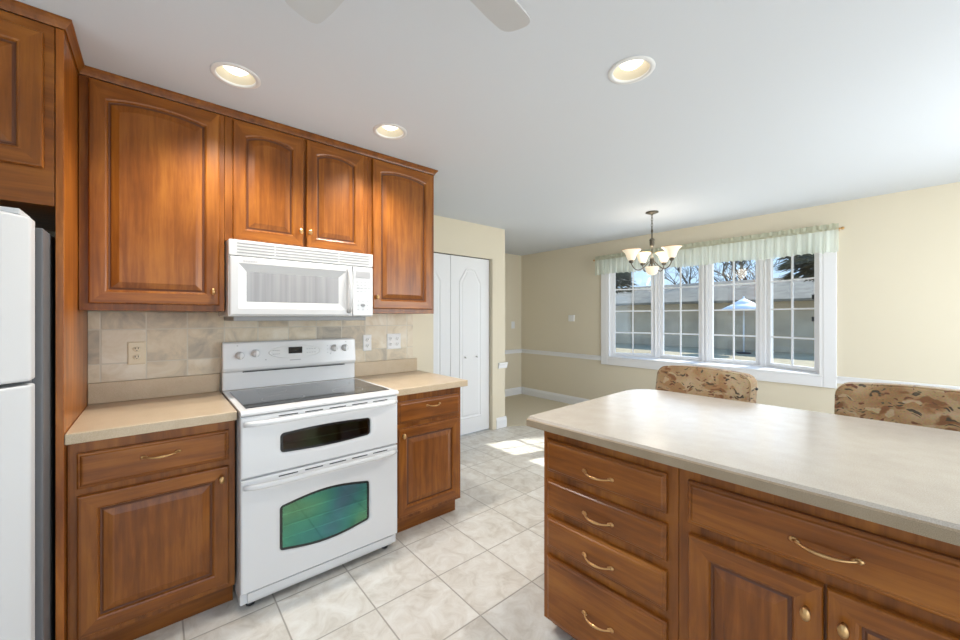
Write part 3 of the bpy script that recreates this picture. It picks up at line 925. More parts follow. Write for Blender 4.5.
outlet('ivory duplex outlet on tiles left of the range', 0.006, 0.078, 1.096, 1.214, M['ivory'])
outlet('single white outlet on tiles just right of the range', 1.262, 1.326, 1.096, 1.214, M['outlet_white'])
outlet('double white outlet plate near the right end of the tiles', 1.450, 1.566, 1.098, 1.216, M['outlet_white'], 2)

# wall plates in the dining area
c = thing('thermostat', 'small white thermostat on the cream window wall', 'thermostat', (-0.897, YW - 0.0005, 1.315))
MB().box(-0.05, 0.05, -0.025, 0, -0.035, 0.06).build('housing', M['outlet_white'], c, 0.004)
c = thing('light_switch', 'white switch plate on the far left wall', 'switch', (XL + 0.0005, 4.79, 1.21), R90)
MB().box(-0.04, 0.04, -0.006, 0, -0.06, 0.06).build('cover_plate', M['outlet_white'], c, 0.002)
MB().box(-0.006, 0.006, -0.016, -0.0062, -0.010, 0.012).build('toggle', M['outlet_white'], c)

# ------------------------------------------------------------------ double-oven range
RW = 0.780
rg = thing('double_oven_range', 'white freestanding double-oven electric range with black glass cooktop', 'range', (0.66, 0.4045, 0), R90)
MB().box(0.002, RW - 0.002, 0.002, 0.635, 0.035, 0.893).build('body', M['white'], rg, 0.003)
# cooktop frame with rounded front nose
nose = [(-0.026, 0.896), (-0.032, 0.901), (-0.032, 0.909), (-0.026, 0.915), (-0.016, 0.918), (0.60, 0.918), (0.60, 0.896)]
ct = MB().prism(nose, 0.0, RW, 'x').build('cooktop_frame', M['white'], rg, 0.002)
gl = [(0.028, 0.030), (RW - 0.028, 0.030), (RW - 0.028, 0.535), (0.028, 0.535)]
MB().prism(gl, 0.9183, 0.9215, 'z').build('glass_cooktop', M['black_glass'], rg, 0.001)
for bx, by, br in ((0.22, 0.17, 0.10), (0.56, 0.17, 0.085), (0.22, 0.41, 0.075), (0.56, 0.41, 0.10)):
    ring = [[(bx + r * math.cos(2 * PI * k / 40), by + r * math.sin(2 * PI * k / 40), z) for k in range(40)] for r, z in ((br, 0.9216), (br - 0.001, 0.9219), (br - 0.003, 0.9216))]
    MB().loops(ring, 0, False, False).build('burner_ring', M['grey'], rg)
# backguard: slanted face
bg = MB()
prof = [(0.64, 0.9185), (0.64, 1.185), (0.628, 1.196), (0.606, 1.197), (0.592, 1.190), (0.578, 1.045), (0.582, 1.030), (0.596, 1.022), (0.596, 0.9185)]
bg.prism(prof, 0.0, RW - 0.004, 'x')
bgo = bg.build('backguard', M['white'], rg, 0.006, 3)
MB().box(0.10, 0.70, 0.5865, 0.597, 1.0175, 1.0225).build('vent_slot', M['dark'], rg)


def on_guard(x, z, out=0.0):
    """point on the slanted backguard face"""
    t = (z - 1.045) / (1.190 - 1.045)
    return (x, 0.578 + 0.014 * t - out, z)


ov = MB()
n = 40
ring = []
for r, o_ in ((1.0, 0.0008), (0.975, 0.0035), (0.94, 0.0035), (0.92, 0.002)):
    ring.append([on_guard(0.388 + 0.155 * r * math.cos(2 * PI * k / n), 1.125 + 0.040 * r * math.sin(2 * PI * k / n), o_) for k in range(n)])
ov.loops(ring, 0, False, True)
ovo = ov.build('control_oval', M['white2'], rg)
MB().box(0.345, 0.425, 0.5775, 0.588, 1.114, 1.154).build('clock_display', M['black_glass'], rg, 0.002)
def print_mark(x, z, w, h, out):
    p = on_guard(x, z, out)
    MB().box(p[0], p[0] + w, p[1] - 0.0006, p[1] + 0.002, p[2], p[2] + h).build('printed_mark', M['lightgrey'], rg)


for i in range(8):
    for j in range(2):
        print_mark(0.256 + i * 0.0105 if i < 4 else 0.452 + (i - 4) * 0.0155, 1.136 - 0.022 * j, 0.008, 0.003, 0.0038)
for i in range(6):
    print_mark(0.582 + (i % 2) * 0.02, 1.150 - 0.022 * (i // 2), 0.007, 0.003, 0.0005)
print_mark(0.352, 1.071, 0.064, 0.005, 0.0005)
for x, z in ((0.07, 1.172), (0.215, 1.082), (0.60, 1.095), (0.705, 1.172)):
    print_mark(x, z, 0.007, 0.005, 0.0005)
for x, z in ((0.085, 1.118), (0.165, 1.126), (0.630, 1.135), (0.700, 1.133)):
    p = on_guard(x, z, 0.0)
    kb = MB().lathe([(0.023, 0.0005), (0.023, 0.006), (0.020, 0.010), (0.017, 0.026), (0.014, 0.030), (0.001, 0.0305)], p, '-y', 22)
    kb.box(p[0] - 0.004, p[0] + 0.004, p[1] - 0.036, p[1] - 0.028, z - 0.017, z + 0.017)
    kb.build('control_knob', M['white'], rg)


def bulged_window(x0, x1, z0, z1, bulge, ins, dep, r=0.022, n=10):
    xa, xb, za, zb = x0 + ins, x1 - ins, z0 + ins, z1 - ins
    pts = []
    r = max(0.004, r - ins)
    def arc(cx, cz, a0, a1):
        return [(cx + r * math.cos(a0 + (a1 - a0) * i / 4), cz + r * math.sin(a0 + (a1 - a0) * i / 4)) for i in range(5)]
    pts += arc(xa + r, za + r, PI, 1.5 * PI)
    pts += [(xa + r + (xb - xa - 2 * r) * i / n, za - bulge * math.sin(PI * i / n)) for i in range(1, n)]
    pts += arc(xb - r, za + r, 1.5 * PI, 2 * PI)
    pts += arc(xb - r, zb - r, 0, 0.5 * PI)
    pts += [(xb - r - (xb - xa - 2 * r) * i / n, zb + bulge * math.sin(PI * i / n)) for i in range(1, n)]
    pts += arc(xa + r, zb - r, 0.5 * PI, PI)
    return [(x, dep, z) for x, z in pts]


def oven_door(z0, z1, wx0, wx1, wz0_, wz1_, bulge, hz, glass_m, racks):
    w = RW
    # door skin with an opening for the window, built from rings
    def outer(ins, dep):
        L0 = bulged_window(wx0, wx1, wz0_, wz1_, bulge, 0, 0)
        res = []
        cx, cz = (wx0 + wx1) / 2, (wz0_ + wz1_) / 2
        xa, xb, za, zb = ins + 0.002, w - 0.002 - ins, z0 + ins, z1 - ins
        q = []
        for x, _, z in L0:
            dx, dz = x - cx, z - cz
            u = min(((xb - cx) / dx) if dx > 0 else (((xa - cx) / dx) if dx < 0 else 9e9),
                    ((zb - cz) / dz) if dz > 0 else (((za - cz) / dz) if dz < 0 else 9e9))
            q.append([cx + dx * u, cz + dz * u])
        for corner in ((xa, za), (xb, za), (xb, zb), (xa, zb)):
            k = min(range(len(q)), key=lambda k: (q[k][0] - corner[0]) ** 2 + (q[k][1] - corner[1]) ** 2)
            q[k] = list(corner)
        return [(x, dep, z) for x, z in q]
    lps = [bulged_window(wx0, wx1, wz0_, wz1_, bulge, 0.004, 0.0005), outer(0, 0.0005), outer(0, -0.016), outer(0.006, -0.022),
           bulged_window(wx0, wx1, wz0_, wz1_, bulge, -0.012, -0.022), bulged_window(wx0, wx1, wz0_, wz1_, bulge, 0.0, -0.019),
           bulged_window(wx0, wx1, wz0_, wz1_, bulge, 0.004, -0.012), bulged_window(wx0, wx1, wz0_, wz1_, bulge, 0.004, 0.0005)]
    dr = MB().loops(lps, 0, False, False).build('oven_door', M['white'], rg)
    # dark inner border and glass
    b = MB().loops([bulged_window(wx0, wx1, wz0_, wz1_, bulge, 0.0045, -0.0105), bulged_window(wx0, wx1, wz0_, wz1_, bulge, 0.016, -0.0105),
                    bulged_window(wx0, wx1, wz0_, wz1_, bulge, 0.016, -0.0085), bulged_window(wx0, wx1, wz0_, wz1_, bulge, 0.0045, -0.0085)], 0, False, False)
    b.build('window_border', M['black_glass'], dr)
    MB().loops([bulged_window(wx0, wx1, wz0_, wz1_, bulge, 0.0162, -0.0100), bulged_window(wx0, wx1, wz0_, wz1_, bulge, 0.0162, -0.0085)], 0).build('window_glass', glass_m, dr)
    MB().loops([bulged_window(wx0, wx1, wz0_, wz1_, bulge, 0.006, 0.0005), bulged_window(wx0, wx1, wz0_, wz1_, bulge, 0.006, 0.0012)], 0).build('oven_interior', M['oven_cavity'], dr)
    for zz in racks:
        MB().tube([(wx0 + 0.018, -0.004, zz), (wx1 - 0.018, -0.004, zz)], 0.0022, 6).build('oven_rack', M['rack'], dr)
    # handle
    hb = MB()
    pts, rad = [], []
    for i in range(25):
        t = -1 + 2 * i / 24
        out = 0.023 + 0.036 * (1 - abs(t) ** 8)
        pts.append((RW / 2 + t * 0.375, -out, hz + 0.004 * (1 - t * t)))
        rad.append(0.0125)
    hb.tube(pts, rad, 12)
    hb.build('door_handle', M['white'], dr)
    v = MB()
    for i in range(5):
        xa = 0.155 + i * 0.118
        v.box(xa, xa + 0.085, -0.0228, -0.0214, z1 - 0.017, z1 - 0.012)
    v.build('vent_slots', M['dark'], dr)
    return dr


oven_door(0.612, 0.889, 0.160, 0.618, 0.690, 0.792, 0.008, 0.858, M['oven_glass_dim'], (0.735,))
oven_door(0.092, 0.604, 0.158, 0.613, 0.222, 0.448, 0.026, 0.573, M['oven_glass'], (0.278, 0.335, 0.392))
MB().prism([(0.0005, 0.036), (0.0005, 0.088), (-0.016, 0.088), (-0.012, 0.052), (-0.004, 0.036)], 0.03, RW - 0.03, 'x').build('kick_panel', M['white'], rg, 0.002)
for x, y in ((0.05, 0.05), (RW - 0.05, 0.05), (0.05, 0.58), (RW - 0.05, 0.58)):
    MB().lathe([(0.012, 0.0355), (0.012, 0.012), (0.019, 0.010), (0.019, 0.0)], (x, y, 0), 'z', 14).build('levelling_foot', M['caster'], rg)

# ------------------------------------------------------------------ over-the-range microwave
MW = 0.762
mw = thing('microwave_oven', 'white over-the-range microwave under the short cabinet', 'microwave', (0.402, 0.3935, 1.345), R90)
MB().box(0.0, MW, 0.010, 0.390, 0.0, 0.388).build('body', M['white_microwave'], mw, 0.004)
MB().box(0.025, MW - 0.03, 0.03, 0.385, -0.024, -0.0005).build('underside_vent', M['grey'], mw, 0.003)
# louvred grille
gr = MB().box(0.0, MW, -0.010, 0.0095, 0.308, 0.388).build('vent_grille', M['white_microwave'], mw, 0.004)
for i in range(4):
    z = 0.322 + i * 0.0155
    sl = MB()
    for xa, xb in ((0.035, 0.205), (0.212, 0.545), (0.552, 0.735)): sl.box(xa, xb, -0.0112, -0.0098, z, z + 0.0045)
    sl.build('louvre', M['grey'] if i < 4 else M['dark'], gr)
# door: frame slopes in to the screen
dx0, dx1, dz0, dz1 = 0.004, 0.628, 0.006, 0.303
def rc(a, b, c_, d_, dep): return [(a, dep, c_), (b, dep, c_), (b, dep, d_), (a, dep, d_)]
md = MB().loops([rc(dx0, dx1, dz0, dz1, 0.0095), rc(dx0, dx1, dz0, dz1, -0.010), rc(dx0 + 0.006, dx1 - 0.006, dz0 + 0.006, dz1 - 0.006, -0.015),
                 rc(0.040, 0.590, 0.040, 0.270, -0.016), rc(0.046, 0.584, 0.045, 0.264, -0.014), rc(0.078, 0.548, 0.076, 0.230, -0.004)], 0).build('door', M['white_microwave'], mw)
MB().box(0.0785, 0.5475, -0.0052, -0.0042, 0.0765, 0.2295).build('door_window', M['mw_window'], md)
hb = MB()
pts = [(0.606, -0.014, 0.026), (0.606, -0.034, 0.05), (0.606, -0.044, 0.10), (0.606, -0.046, 0.16), (0.606, -0.044, 0.215), (0.606, -0.034, 0.268), (0.606, -0.014, 0.292)]
hb.tube(pts, 0.013, 12)
hb.build('door_handle', M['white_microwave'], md)
lg = MB()
for i in range(6): lg.box(0.062 + i * 0.011, 0.070 + i * 0.011, -0.0168, -0.0158, 0.2785, 0.2845)
lg.build('badge', M['lightgrey'], md)
cpn = MB().box(0.632, MW - 0.003, -0.014, 0.0095, 0.006, 0.303).build('control_panel', M['white_microwave'], mw, 0.003)
MB().box(0.650, 0.742, -0.0156, -0.0142, 0.236, 0.276).build('clock_display', M['lightgrey'], cpn, 0.001)
for j in range(4):
    for i in range(4):
        w_, h_ = (0.012, 0.004) if j != 2 else (0.018, 0.006)
        x = 0.655 + i * 0.024
        z = 0.208 - j * 0.019
        MB().box(x, x + w_, -0.0152, -0.0142, z, z + h_).build('button', M['lightgrey'], cpn)
for i, j in ((0, 0), (1, 0), (2, 0), (0, 2), (1, 2), (2, 2), (0, 1), (2, 1)):
    MB().box(0.660 + i * 0.030, 0.669 + i * 0.030, -0.0152, -0.0142, 0.040 + j * 0.026, 0.045 + j * 0.026).build('button', M['lightgrey'], cpn)
MB().lathe([(0.012, 0.0142), (0.012, 0.0162), (0.010, 0.0168)], (0.694, 0, 0.070), '-y', 18, 0, 1.2, 0.75).build('start_button', M['grey'], cpn)

# ------------------------------------------------------------------ refrigerator
fg = thing('refrigerator', 'white top-freezer refrigerator with dark grey side, at the left edge', 'refrigerator', (0.745, -0.960, 0), R90)
FW = 0.772
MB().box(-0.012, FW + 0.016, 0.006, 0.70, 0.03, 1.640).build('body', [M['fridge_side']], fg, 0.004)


def fridge_door(name, z0, z1):
    n = 14
    front = []
    for i in range(n + 1):
        t = i / n
        x = 0.0 + FW * t
        e = min(x, FW - x)
        y = -0.118 - 0.012 * math.sin(PI * t) + 0.055 * max(0.0, 1 - e / 0.035) ** 2
        front.append((x, y))
    poly = [(0.0, -0.002)] + front + [(FW, -0.002)]
    mb = MB()
    mb.loops([[(x, y, z0) for x, y in poly], [(x, y, z1) for x, y in poly]], 0)
    return mb.build(name, M['fridge_white'], fg, 0.008, 3)


fz = fridge_door('freezer_door', 1.136, 1.662)
rd = fridge_door('refrigerator_door', 0.105, 1.124)
for dr_, z0, z1 in ((fz, 1.16, 1.50), (rd, 0.72, 1.08)):
    MB().tube([(0.06, -0.122, z0), (0.06, -0.160, z0 + 0.03), (0.06, -0.165, (z0 + z1) / 2), (0.06, -0.160, z1 - 0.03), (0.06, -0.122, z1)], 0.014, 10).build('door_handle', M['fridge_white'], dr_)
MB().box(0.01, FW - 0.01, -0.001, 0.0055, 1.124, 1.136).build('door_gasket', M['grey'], fg)
MB().box(FW - 0.10, FW - 0.02, -0.080, 0.055, 1.6635, 1.682).build('hinge_cover', M['fridge_white'], fg, 0.004)
MB().box(0.01, FW - 0.01, -0.03, 0.005, 0.028, 0.098).build('toe_grille', M['grey'], fg, 0.003)
for x in (0.06, FW - 0.06):
    for y in (0.06, 0.62):
        MB().lathe([(0.02, 0.0), (0.02, 0.03)], (x, y, 0), 'z', 12).build('foot', M['caster'], fg)

# ------------------------------------------------------------------ peninsula
PR = math.radians(1.63)
PO = (1.540, 1.333, 0)


def ppt(x, y, z=0.0):
    return (PO[0] + x * math.cos(PR) - y * math.sin(PR), PO[1] + x * math.sin(PR) + y * math.cos(PR), z)


PLEN, PDEP = 1.42, 1.045
c = thing('peninsula_countertop', 'long beige peninsula countertop with rounded far corner', 'countertop', PO, PR)
poly = [(0.012, 0.0), (PLEN, 0.0), (PLEN, PDEP)]
r_ = 0.17
poly += [(r_ - r_ * math.sin(t) , PDEP - r_ + r_ * math.cos(t)) for t in [PI / 2 * i / 12 for i in range(13)]]
poly += [(0.0, 0.012), (0.0035, 0.0035)]
def inset_poly(pl, d):
    cx = sum(p[0] for p in pl) / len(pl); cy = sum(p[1] for p in pl) / len(pl)
    return [(x + (d if x < PLEN * 0.5 else -d), y + (d if y < PDEP * 0.5 else -d)) for x, y in pl]
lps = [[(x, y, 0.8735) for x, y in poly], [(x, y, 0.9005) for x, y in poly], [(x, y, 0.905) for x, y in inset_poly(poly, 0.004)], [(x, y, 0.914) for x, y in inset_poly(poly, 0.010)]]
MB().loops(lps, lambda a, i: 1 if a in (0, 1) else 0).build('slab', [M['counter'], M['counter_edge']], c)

c = thing('peninsula_drawer_cabinet', 'wood peninsula base cabinet with a stack of four drawers', 'cabinet', ppt(0.0625, 0.051), PR)
base_carcass(c, 0.5465, 0.60, toe=0.06, toe_h=0.060)
for z0, z1, pz in ((0.697, 0.829, 0.752), (0.541, 0.663, 0.590), (0.380, 0.508, 0.432), (0.076, 0.343, 0.208)):
    d = slab_drawer('drawer', c, 0.026, 0.513, z0, z1, -0.0005)
    pull(d, 0.268, pz, -0.0205, 0.112)
c = thing('peninsula_door_cabinet', 'wood peninsula base cabinet with a wide drawer over two doors', 'cabinet', ppt(0.6105, 0.051), PR)
base_carcass(c, 0.71, 0.60, toe=0.06, toe_h=0.060)
d = slab_drawer('drawer', c, 0.031, 0.674, 0.697, 0.829, -0.0005)
pull(d, 0.352, 0.760, -0.0205, 0.122)
d = panel_door('door', c, 0.033, 0.349, 0.085, 0.664, -0.0005)
knob(d, 0.317, 0.588, -0.0205)
d = panel_door('door', c, 0.355, 0.672, 0.085, 0.664, -0.0005)
knob(d, 0.387, 0.588, -0.0205)

# ------------------------------------------------------------------ swivel dinette chairs behind the peninsula
def superbox(mb, w, d, z0, z1, e=4.0, seg=40, rings=10, crown=0.0):
    """pillow-like rounded block"""
    lps = []
    for j in range(rings + 1):
        v = -1 + 2 * j / rings
        s = (1 - abs(v) ** e) ** (1 / e) if abs(v) < 1 else 0.0
        s = 0.86 + 0.14 * s if 0 < j < rings else 0.80
        ring = []
        for k in range(seg):
            t = 2 * PI * k / seg
            cx, sy = math.cos(t), math.sin(t)
            x = math.copysign(abs(cx) ** (2 / e), cx) * w / 2 * s
            y = math.copysign(abs(sy) ** (2 / e), sy) * d / 2 * s
            ring.append((x, y, (z0 + z1) / 2 + v * (z1 - z0) / 2 + crown * (1 - (2 * x / w) ** 2) * max(0, v)))
        lps.append(ring)
    return mb.loops(lps, 0, True, True, True, True)


def make_chair():
    r = thing('dinette_chair', '', 'chair', (0, 0, 0))
    # seat faces -y
    superbox(MB(), 0.50, 0.48, 0.42, 0.52, 5).build('seat', M['fabric'], r)
    # back: thick upholstered pad, arched corners, leaning back
    n = 14
    w2 = 0.275
    outline = []
    zb, zt, rc_ = 0.55, 1.005, 0.060
    for i in range(7):
        a = PI + PI / 2 * i / 6
        outline.append((-w2 + rc_ + rc_ * math.cos(a), zb + rc_ + rc_ * math.sin(a)))
    for i in range(7):
        a = 1.5 * PI + PI / 2 * i / 6
        outline.append((w2 - rc_ + rc_ * math.cos(a), zb + rc_ + rc_ * math.sin(a)))
    for i in range(7):
        a = PI / 2 * i / 6
        outline.append((w2 - rc_ + rc_ * math.cos(a), zt - rc_ + rc_ * math.sin(a)))
    for i in range(1, 8):
        t = i / 8
        outline.append((w2 - rc_ - (2 * w2 - 2 * rc_) * t, zt + 0.012 * math.sin(PI * t)))
    for i in range(7):
        a = PI / 2 + PI / 2 * i / 6
        outline.append((-w2 + rc_ + rc_ * math.cos(a), zt - rc_ + rc_ * math.sin(a)))
    cz = (zb + zt) / 2
    lean = lambda z: 0.18 * (z - zb)
    lps = []
    for s, yy in ((0.90, -0.062), (0.965, -0.050), (1.0, -0.025), (1.0, 0.025), (0.965, 0.048), (0.90, 0.055)):
        lps.append([(x * (1 - (1 - s) * 0.6), 0.215 + yy + lean(z), cz + (z - cz) * (1 - (1 - s) * 0.6)) for x, z in outline])
    bk = MB().loops(lps, 0, True, True, True, True).build('backrest', M['fabric'], r)
    # piping along the front edge
    pp = [(x * 0.985, 0.215 - 0.046 + lean(z), cz + (z - cz) * 0.985) for x, z in outline]
    MB().tube(pp + [pp[0]], 0.005, 6).build('piping', M['fabric'], bk)
    MB().lathe([(0.007, 0), (0.007, 0.010), (0.004, 0.012)], (0.272, 0.300, 0.925), 'x', 12).build('pivot_bolt', M['caster'], r)
    for s in (-1, 1):
        MB().tube([(s * 0.272, 0.22, 0.62), (s * 0.305, 0.16, 0.655), (s * 0.315, -0.02, 0.66), (s * 0.305, -0.14, 0.64), (s * 0.285, -0.17, 0.56), (s * 0.262, -0.12, 0.475)], 0.018, 10).build('armrest', M['chair_wood'], r)
        MB().box(s * 0.19 - 0.02, s * 0.19 + 0.02, 0.19, 0.225, 0.43, 0.60).build('back_bracket', M['chair_wood'], r, 0.003)
    MB().lathe([(0.030, 0.13), (0.030, 0.26), (0.022, 0.262), (0.022, 0.40), (0.10, 0.405), (0.10, 0.4195)], (0, 0, 0), 'z', 20).build('column', M['caster'], r)
    for k in range(5):
        a = 2 * PI * k / 5 + 0.3
        dx, dy = math.cos(a), math.sin(a)
        MB().tube([(0.02 * dx, 0.02 * dy, 0.155), (0.15 * dx, 0.15 * dy, 0.125), (0.275 * dx, 0.275 * dy, 0.075)], [0.024, 0.02, 0.016], 8).build('leg', M['chair_wood'], r)
        MB().lathe([(0.026, -0.012), (0.028, -0.006), (0.028, 0.006), (0.026, 0.012)], (0.28 * dx, 0.28 * dy, 0.0285), 'y', 16).build('caster', M['caster'], r)
    return r


ch1 = make_chair()
ch1.location = (1.736, 2.395, 0.017)
ch1.rotation_euler.z = math.radians(-7.0)
tag(ch1, 'tan floral upholstered chair left, behind the peninsula under the bay window', 'chair', 'floral chairs behind the peninsula')
ch2 = copy_tree(ch1)
ch2.location = (2.650, 2.42, 0.017)
ch2.rotation_euler.z = math.radians(1.5)
tag(ch2, 'tan floral upholstered chair at the right edge, behind the peninsula', 'chair', 'floral chairs behind the peninsula')

# ------------------------------------------------------------------ valance
va = thing('valance', 'sheer pale green gathered valance across the bay window', 'valance', (0, YW - 0.075, 2.16))
vx0, vx1 = -0.445, 2.135
MB().tube([(vx0, 0, 0), (vx1, 0, 0)], 0.008, 10).build('curtain_rod', M['brass'], va)
for x, s in ((vx0, -1), (vx1, 1)):
    MB().ball((x + s * 0.014, 0, 0), 0.014, 0.014, 0.014).build('finial', M['brass'], va)


def gathered(z_of, amp, dens, seed, rows):
    rnd = random.Random(seed)
    nx = 420
    ph = [rnd.uniform(0, 6.28) for _ in range(4)]
    verts, faces = [], []
    for j in range(rows + 1):
        for i in range(nx + 1):
            t = i / nx
            x = vx0 + 0.01 + (vx1 - vx0 - 0.02) * t
            v = j / rows
            wv = math.sin(x * dens + ph[0] + 1.1 * math.sin(x * 7 + ph[1])) * 0.6 + 0.4 * math.sin(x * dens * 1.73 + ph[2])
            lim = 0.0105
            y = -lim - 0.004 + amp * (0.35 + 0.65 * v) * wv
            near = max(0.0, 1 - abs(z_of(x, v, wv)) / 0.03)
            y = min(y, -lim * near + 0.02 * (1 - near))
            verts.append((x, y, z_of(x, v, wv)))
    for j in range(rows):
        for i in range(nx):
            a = j * (nx + 1) + i
            faces.append((a, a + 1, a + nx + 2, a + nx + 1))
    return MB().add(verts, faces, 0, True)


sk = gathered(lambda x, v, w: -0.008 - v * (0.205 + 0.006 * math.sin(x * 9) + 0.012 * max(0, w)), 0.020, 88, 3, 8).build('skirt', M['valance'], va)
hd = gathered(lambda x, v, w: 0.008 + v * (0.042 + 0.008 * w), 0.012, 95, 5, 3).build('ruffled_heading', M['valance_trim'], va)
rt = gathered(lambda x, v, w: -0.010 + v * 0.02, 0.010, 95, 8, 2).build('rod_pocket', M['valance_trim'], va)
for x in (vx0 + 0.02, vx1 - 0.02): MB().box(x - 0.006, x + 0.006, 0.009, 0.074, -0.01, 0.01).build('rod_bracket', M['brass'], va)

# ------------------------------------------------------------------ chandelier
CHX, CHY = 0.825, 3.995
cd = thing('chandelier', 'bronze chandelier with amber bell glass shades hanging before the bay window', 'chandelier', (CHX, CHY, 0))
MB().lathe([(0.060, H - 0.001), (0.062, H - 0.008), (0.045, H - 0.016), (0.012, H - 0.024), (0.010, H - 0.034)], (0, 0, 0), 'z', 24).build('canopy', M['bronze'], cd)
chn = MB()
for i in range(6):
    z = H - 0.045 - i * 0.030
    ring = [(0.008 * math.cos(2 * PI * k / 12) * (1 if i % 2 else 0), 0.008 * math.cos(2 * PI * k / 12) * (0 if i % 2 else 1), z + 0.019 * math.sin(2 * PI * k / 12)) for k in range(13)]
    chn.tube(ring, 0.0028, 6)
chn.build('chain', M['bronze'], cd)
MB().lathe([(0.004, 2.235), (0.007, 2.225), (0.007, 2.155), (0.012, 2.150), (0.022, 2.142), (0.027, 2.130), (0.022, 2.122), (0.024, 2.110), (0.022, 2.080), (0.018, 2.066), (0.008, 2.060), (0.006, 2.055), (0.006, 1.965),
            (0.016, 1.955), (0.022, 1.935), (0.016, 1.905), (0.010, 1.88), (0.006, 1.84), (0.010, 1.82), (0.005, 1.805)], (0, 0, 0), 'z', 18).build('stem', M['bronze'], cd)
cr_, cu_ = Vector((math.cos(0.8675), math.sin(0.8675), 0)), Vector((-math.sin(0.8675), math.cos(0.8675), 0))
shade_prof = [(0.024, 0.0), (0.034, 0.010), (0.043, 0.030), (0.051, 0.055), (0.063, 0.078), (0.080, 0.096), (0.0905, 0.104)]
for a_, b_ in ((-0.212, 0.0), (0.117, -0.170), (-0.012, 0.195), (0.200, 0.160)):
    p = cr_ * a_ + cu_ * b_
    L_ = p.length
    dr_ = p / L_
    zs = 1.925
    pts = []
    for i in range(15):
        t = i / 14
        r = 0.015 + (L_ - 0.015) * (1 - (1 - t) ** 1.35)
        z = 1.93 - 0.085 * math.sin(PI * min(1, t * 1.05)) ** 0.9 if t < 0.95 else 1.90
        z = 1.925 - 0.085 * math.sin(PI * t) + (zs - 0.028 - 1.925) * t
        pts.append((dr_.x * r, dr_.y * r, z))
    MB().tube(pts, 0.0055, 8).build('arm', M['bronze'], cd)
    sh = MB()
    cc = (p.x, p.y, zs)
    sh.lathe(shade_prof + [(r - 0.003, h) for r, h in reversed(shade_prof)], cc, 'z', 28, 0, cap=False)
    so = sh.build('shade', M['shade_glass'], cd)
    MB().lathe([(0.0900, 0.1035), (0.0930, 0.1045), (0.0930, 0.1085), (0.0885, 0.1085), (0.0880, 0.1045)], cc, 'z', 28, cap=False).build('shade_rim', M['shade_rim'], so)
    MB().lathe([(0.010, -0.030), (0.022, -0.022), (0.024, -0.002), (0.012, 0.0), (0.010, 0.03)], cc, 'z', 16).build('shade_cup', M['bronze'], cd)
    MB().ball((p.x, p.y, zs + 0.055), 0.022, 0.022, 0.028).build('bulb', M['bulb'], cd)
bw = [(0.012, 1.775), (0.035, 1.782), (0.052, 1.80), (0.060, 1.83), (0.066, 1.855)]
sh = MB(); sh.lathe(bw + [(r - 0.003, h + 0.002) for r, h in reversed(bw)], (0, 0, 0), 'z', 28, 0, cap=False)
sh.build('bowl_shade', M['shade_glass'], cd)
pl_ = bpy.data.lights.new('chandelier_lamp', 'POINT'); pl_.energy = 3.5; pl_.color = (1.0, 0.92, 0.80); pl_.shadow_soft_size = 0.12
po = bpy.data.objects.new('chandelier_lamp', pl_); COL.objects.link(po); po.location = (CHX, CHY, 2.0)

# ------------------------------------------------------------------ recessed downlights
RLAB = ['recessed ceiling light above the left upper cabinet', 'recessed ceiling light above the cabinet over the microwave', 'recessed ceiling light on the right, above the peninsula']
for (lx, ly), lab in zip(LIGHTS, RLAB):
    c = thing('recessed_light', lab, 'ceiling light', (lx, ly, H), 0, 'recessed ceiling lights')
    MB().lathe([(0.0755, 0.004), (0.0755, -0.003), (0.080, -0.006), (0.094, -0.004), (0.097, -0.0015), (0.097, -0.0005), (0.0755, -0.0004)], (0, 0, 0), 'z', 36, cap=False).build('trim_ring', M['white2'], c)
    MB().lathe([(0.0765, 0.003), (0.072, 0.03), (0.060, 0.075), (0.056, 0.078)], (0, 0, 0), 'z', 36, cap=False).build('reflector', M['baffle'], c)
    MB().lathe([(0.054, 0.074), (0.054, 0.050), (0.050, 0.034), (0.036, 0.022), (0.014, 0.016), (0.001, 0.0155)], (0, 0, 0), 'z', 28).build('lamp', M['downlight_lamp'], c)
    d_ = bpy.data.lights.new('downlight', 'SPOT'); d_.energy = 48; d_.spot_size = math.radians(125); d_.spot_blend = 0.8; d_.color = (1.0, 0.94, 0.86); d_.shadow_soft_size = 0.05
    o_ = bpy.data.objects.new('downlight', d_); COL.objects.link(o_); o_.location = (lx, ly, H - 0.012)

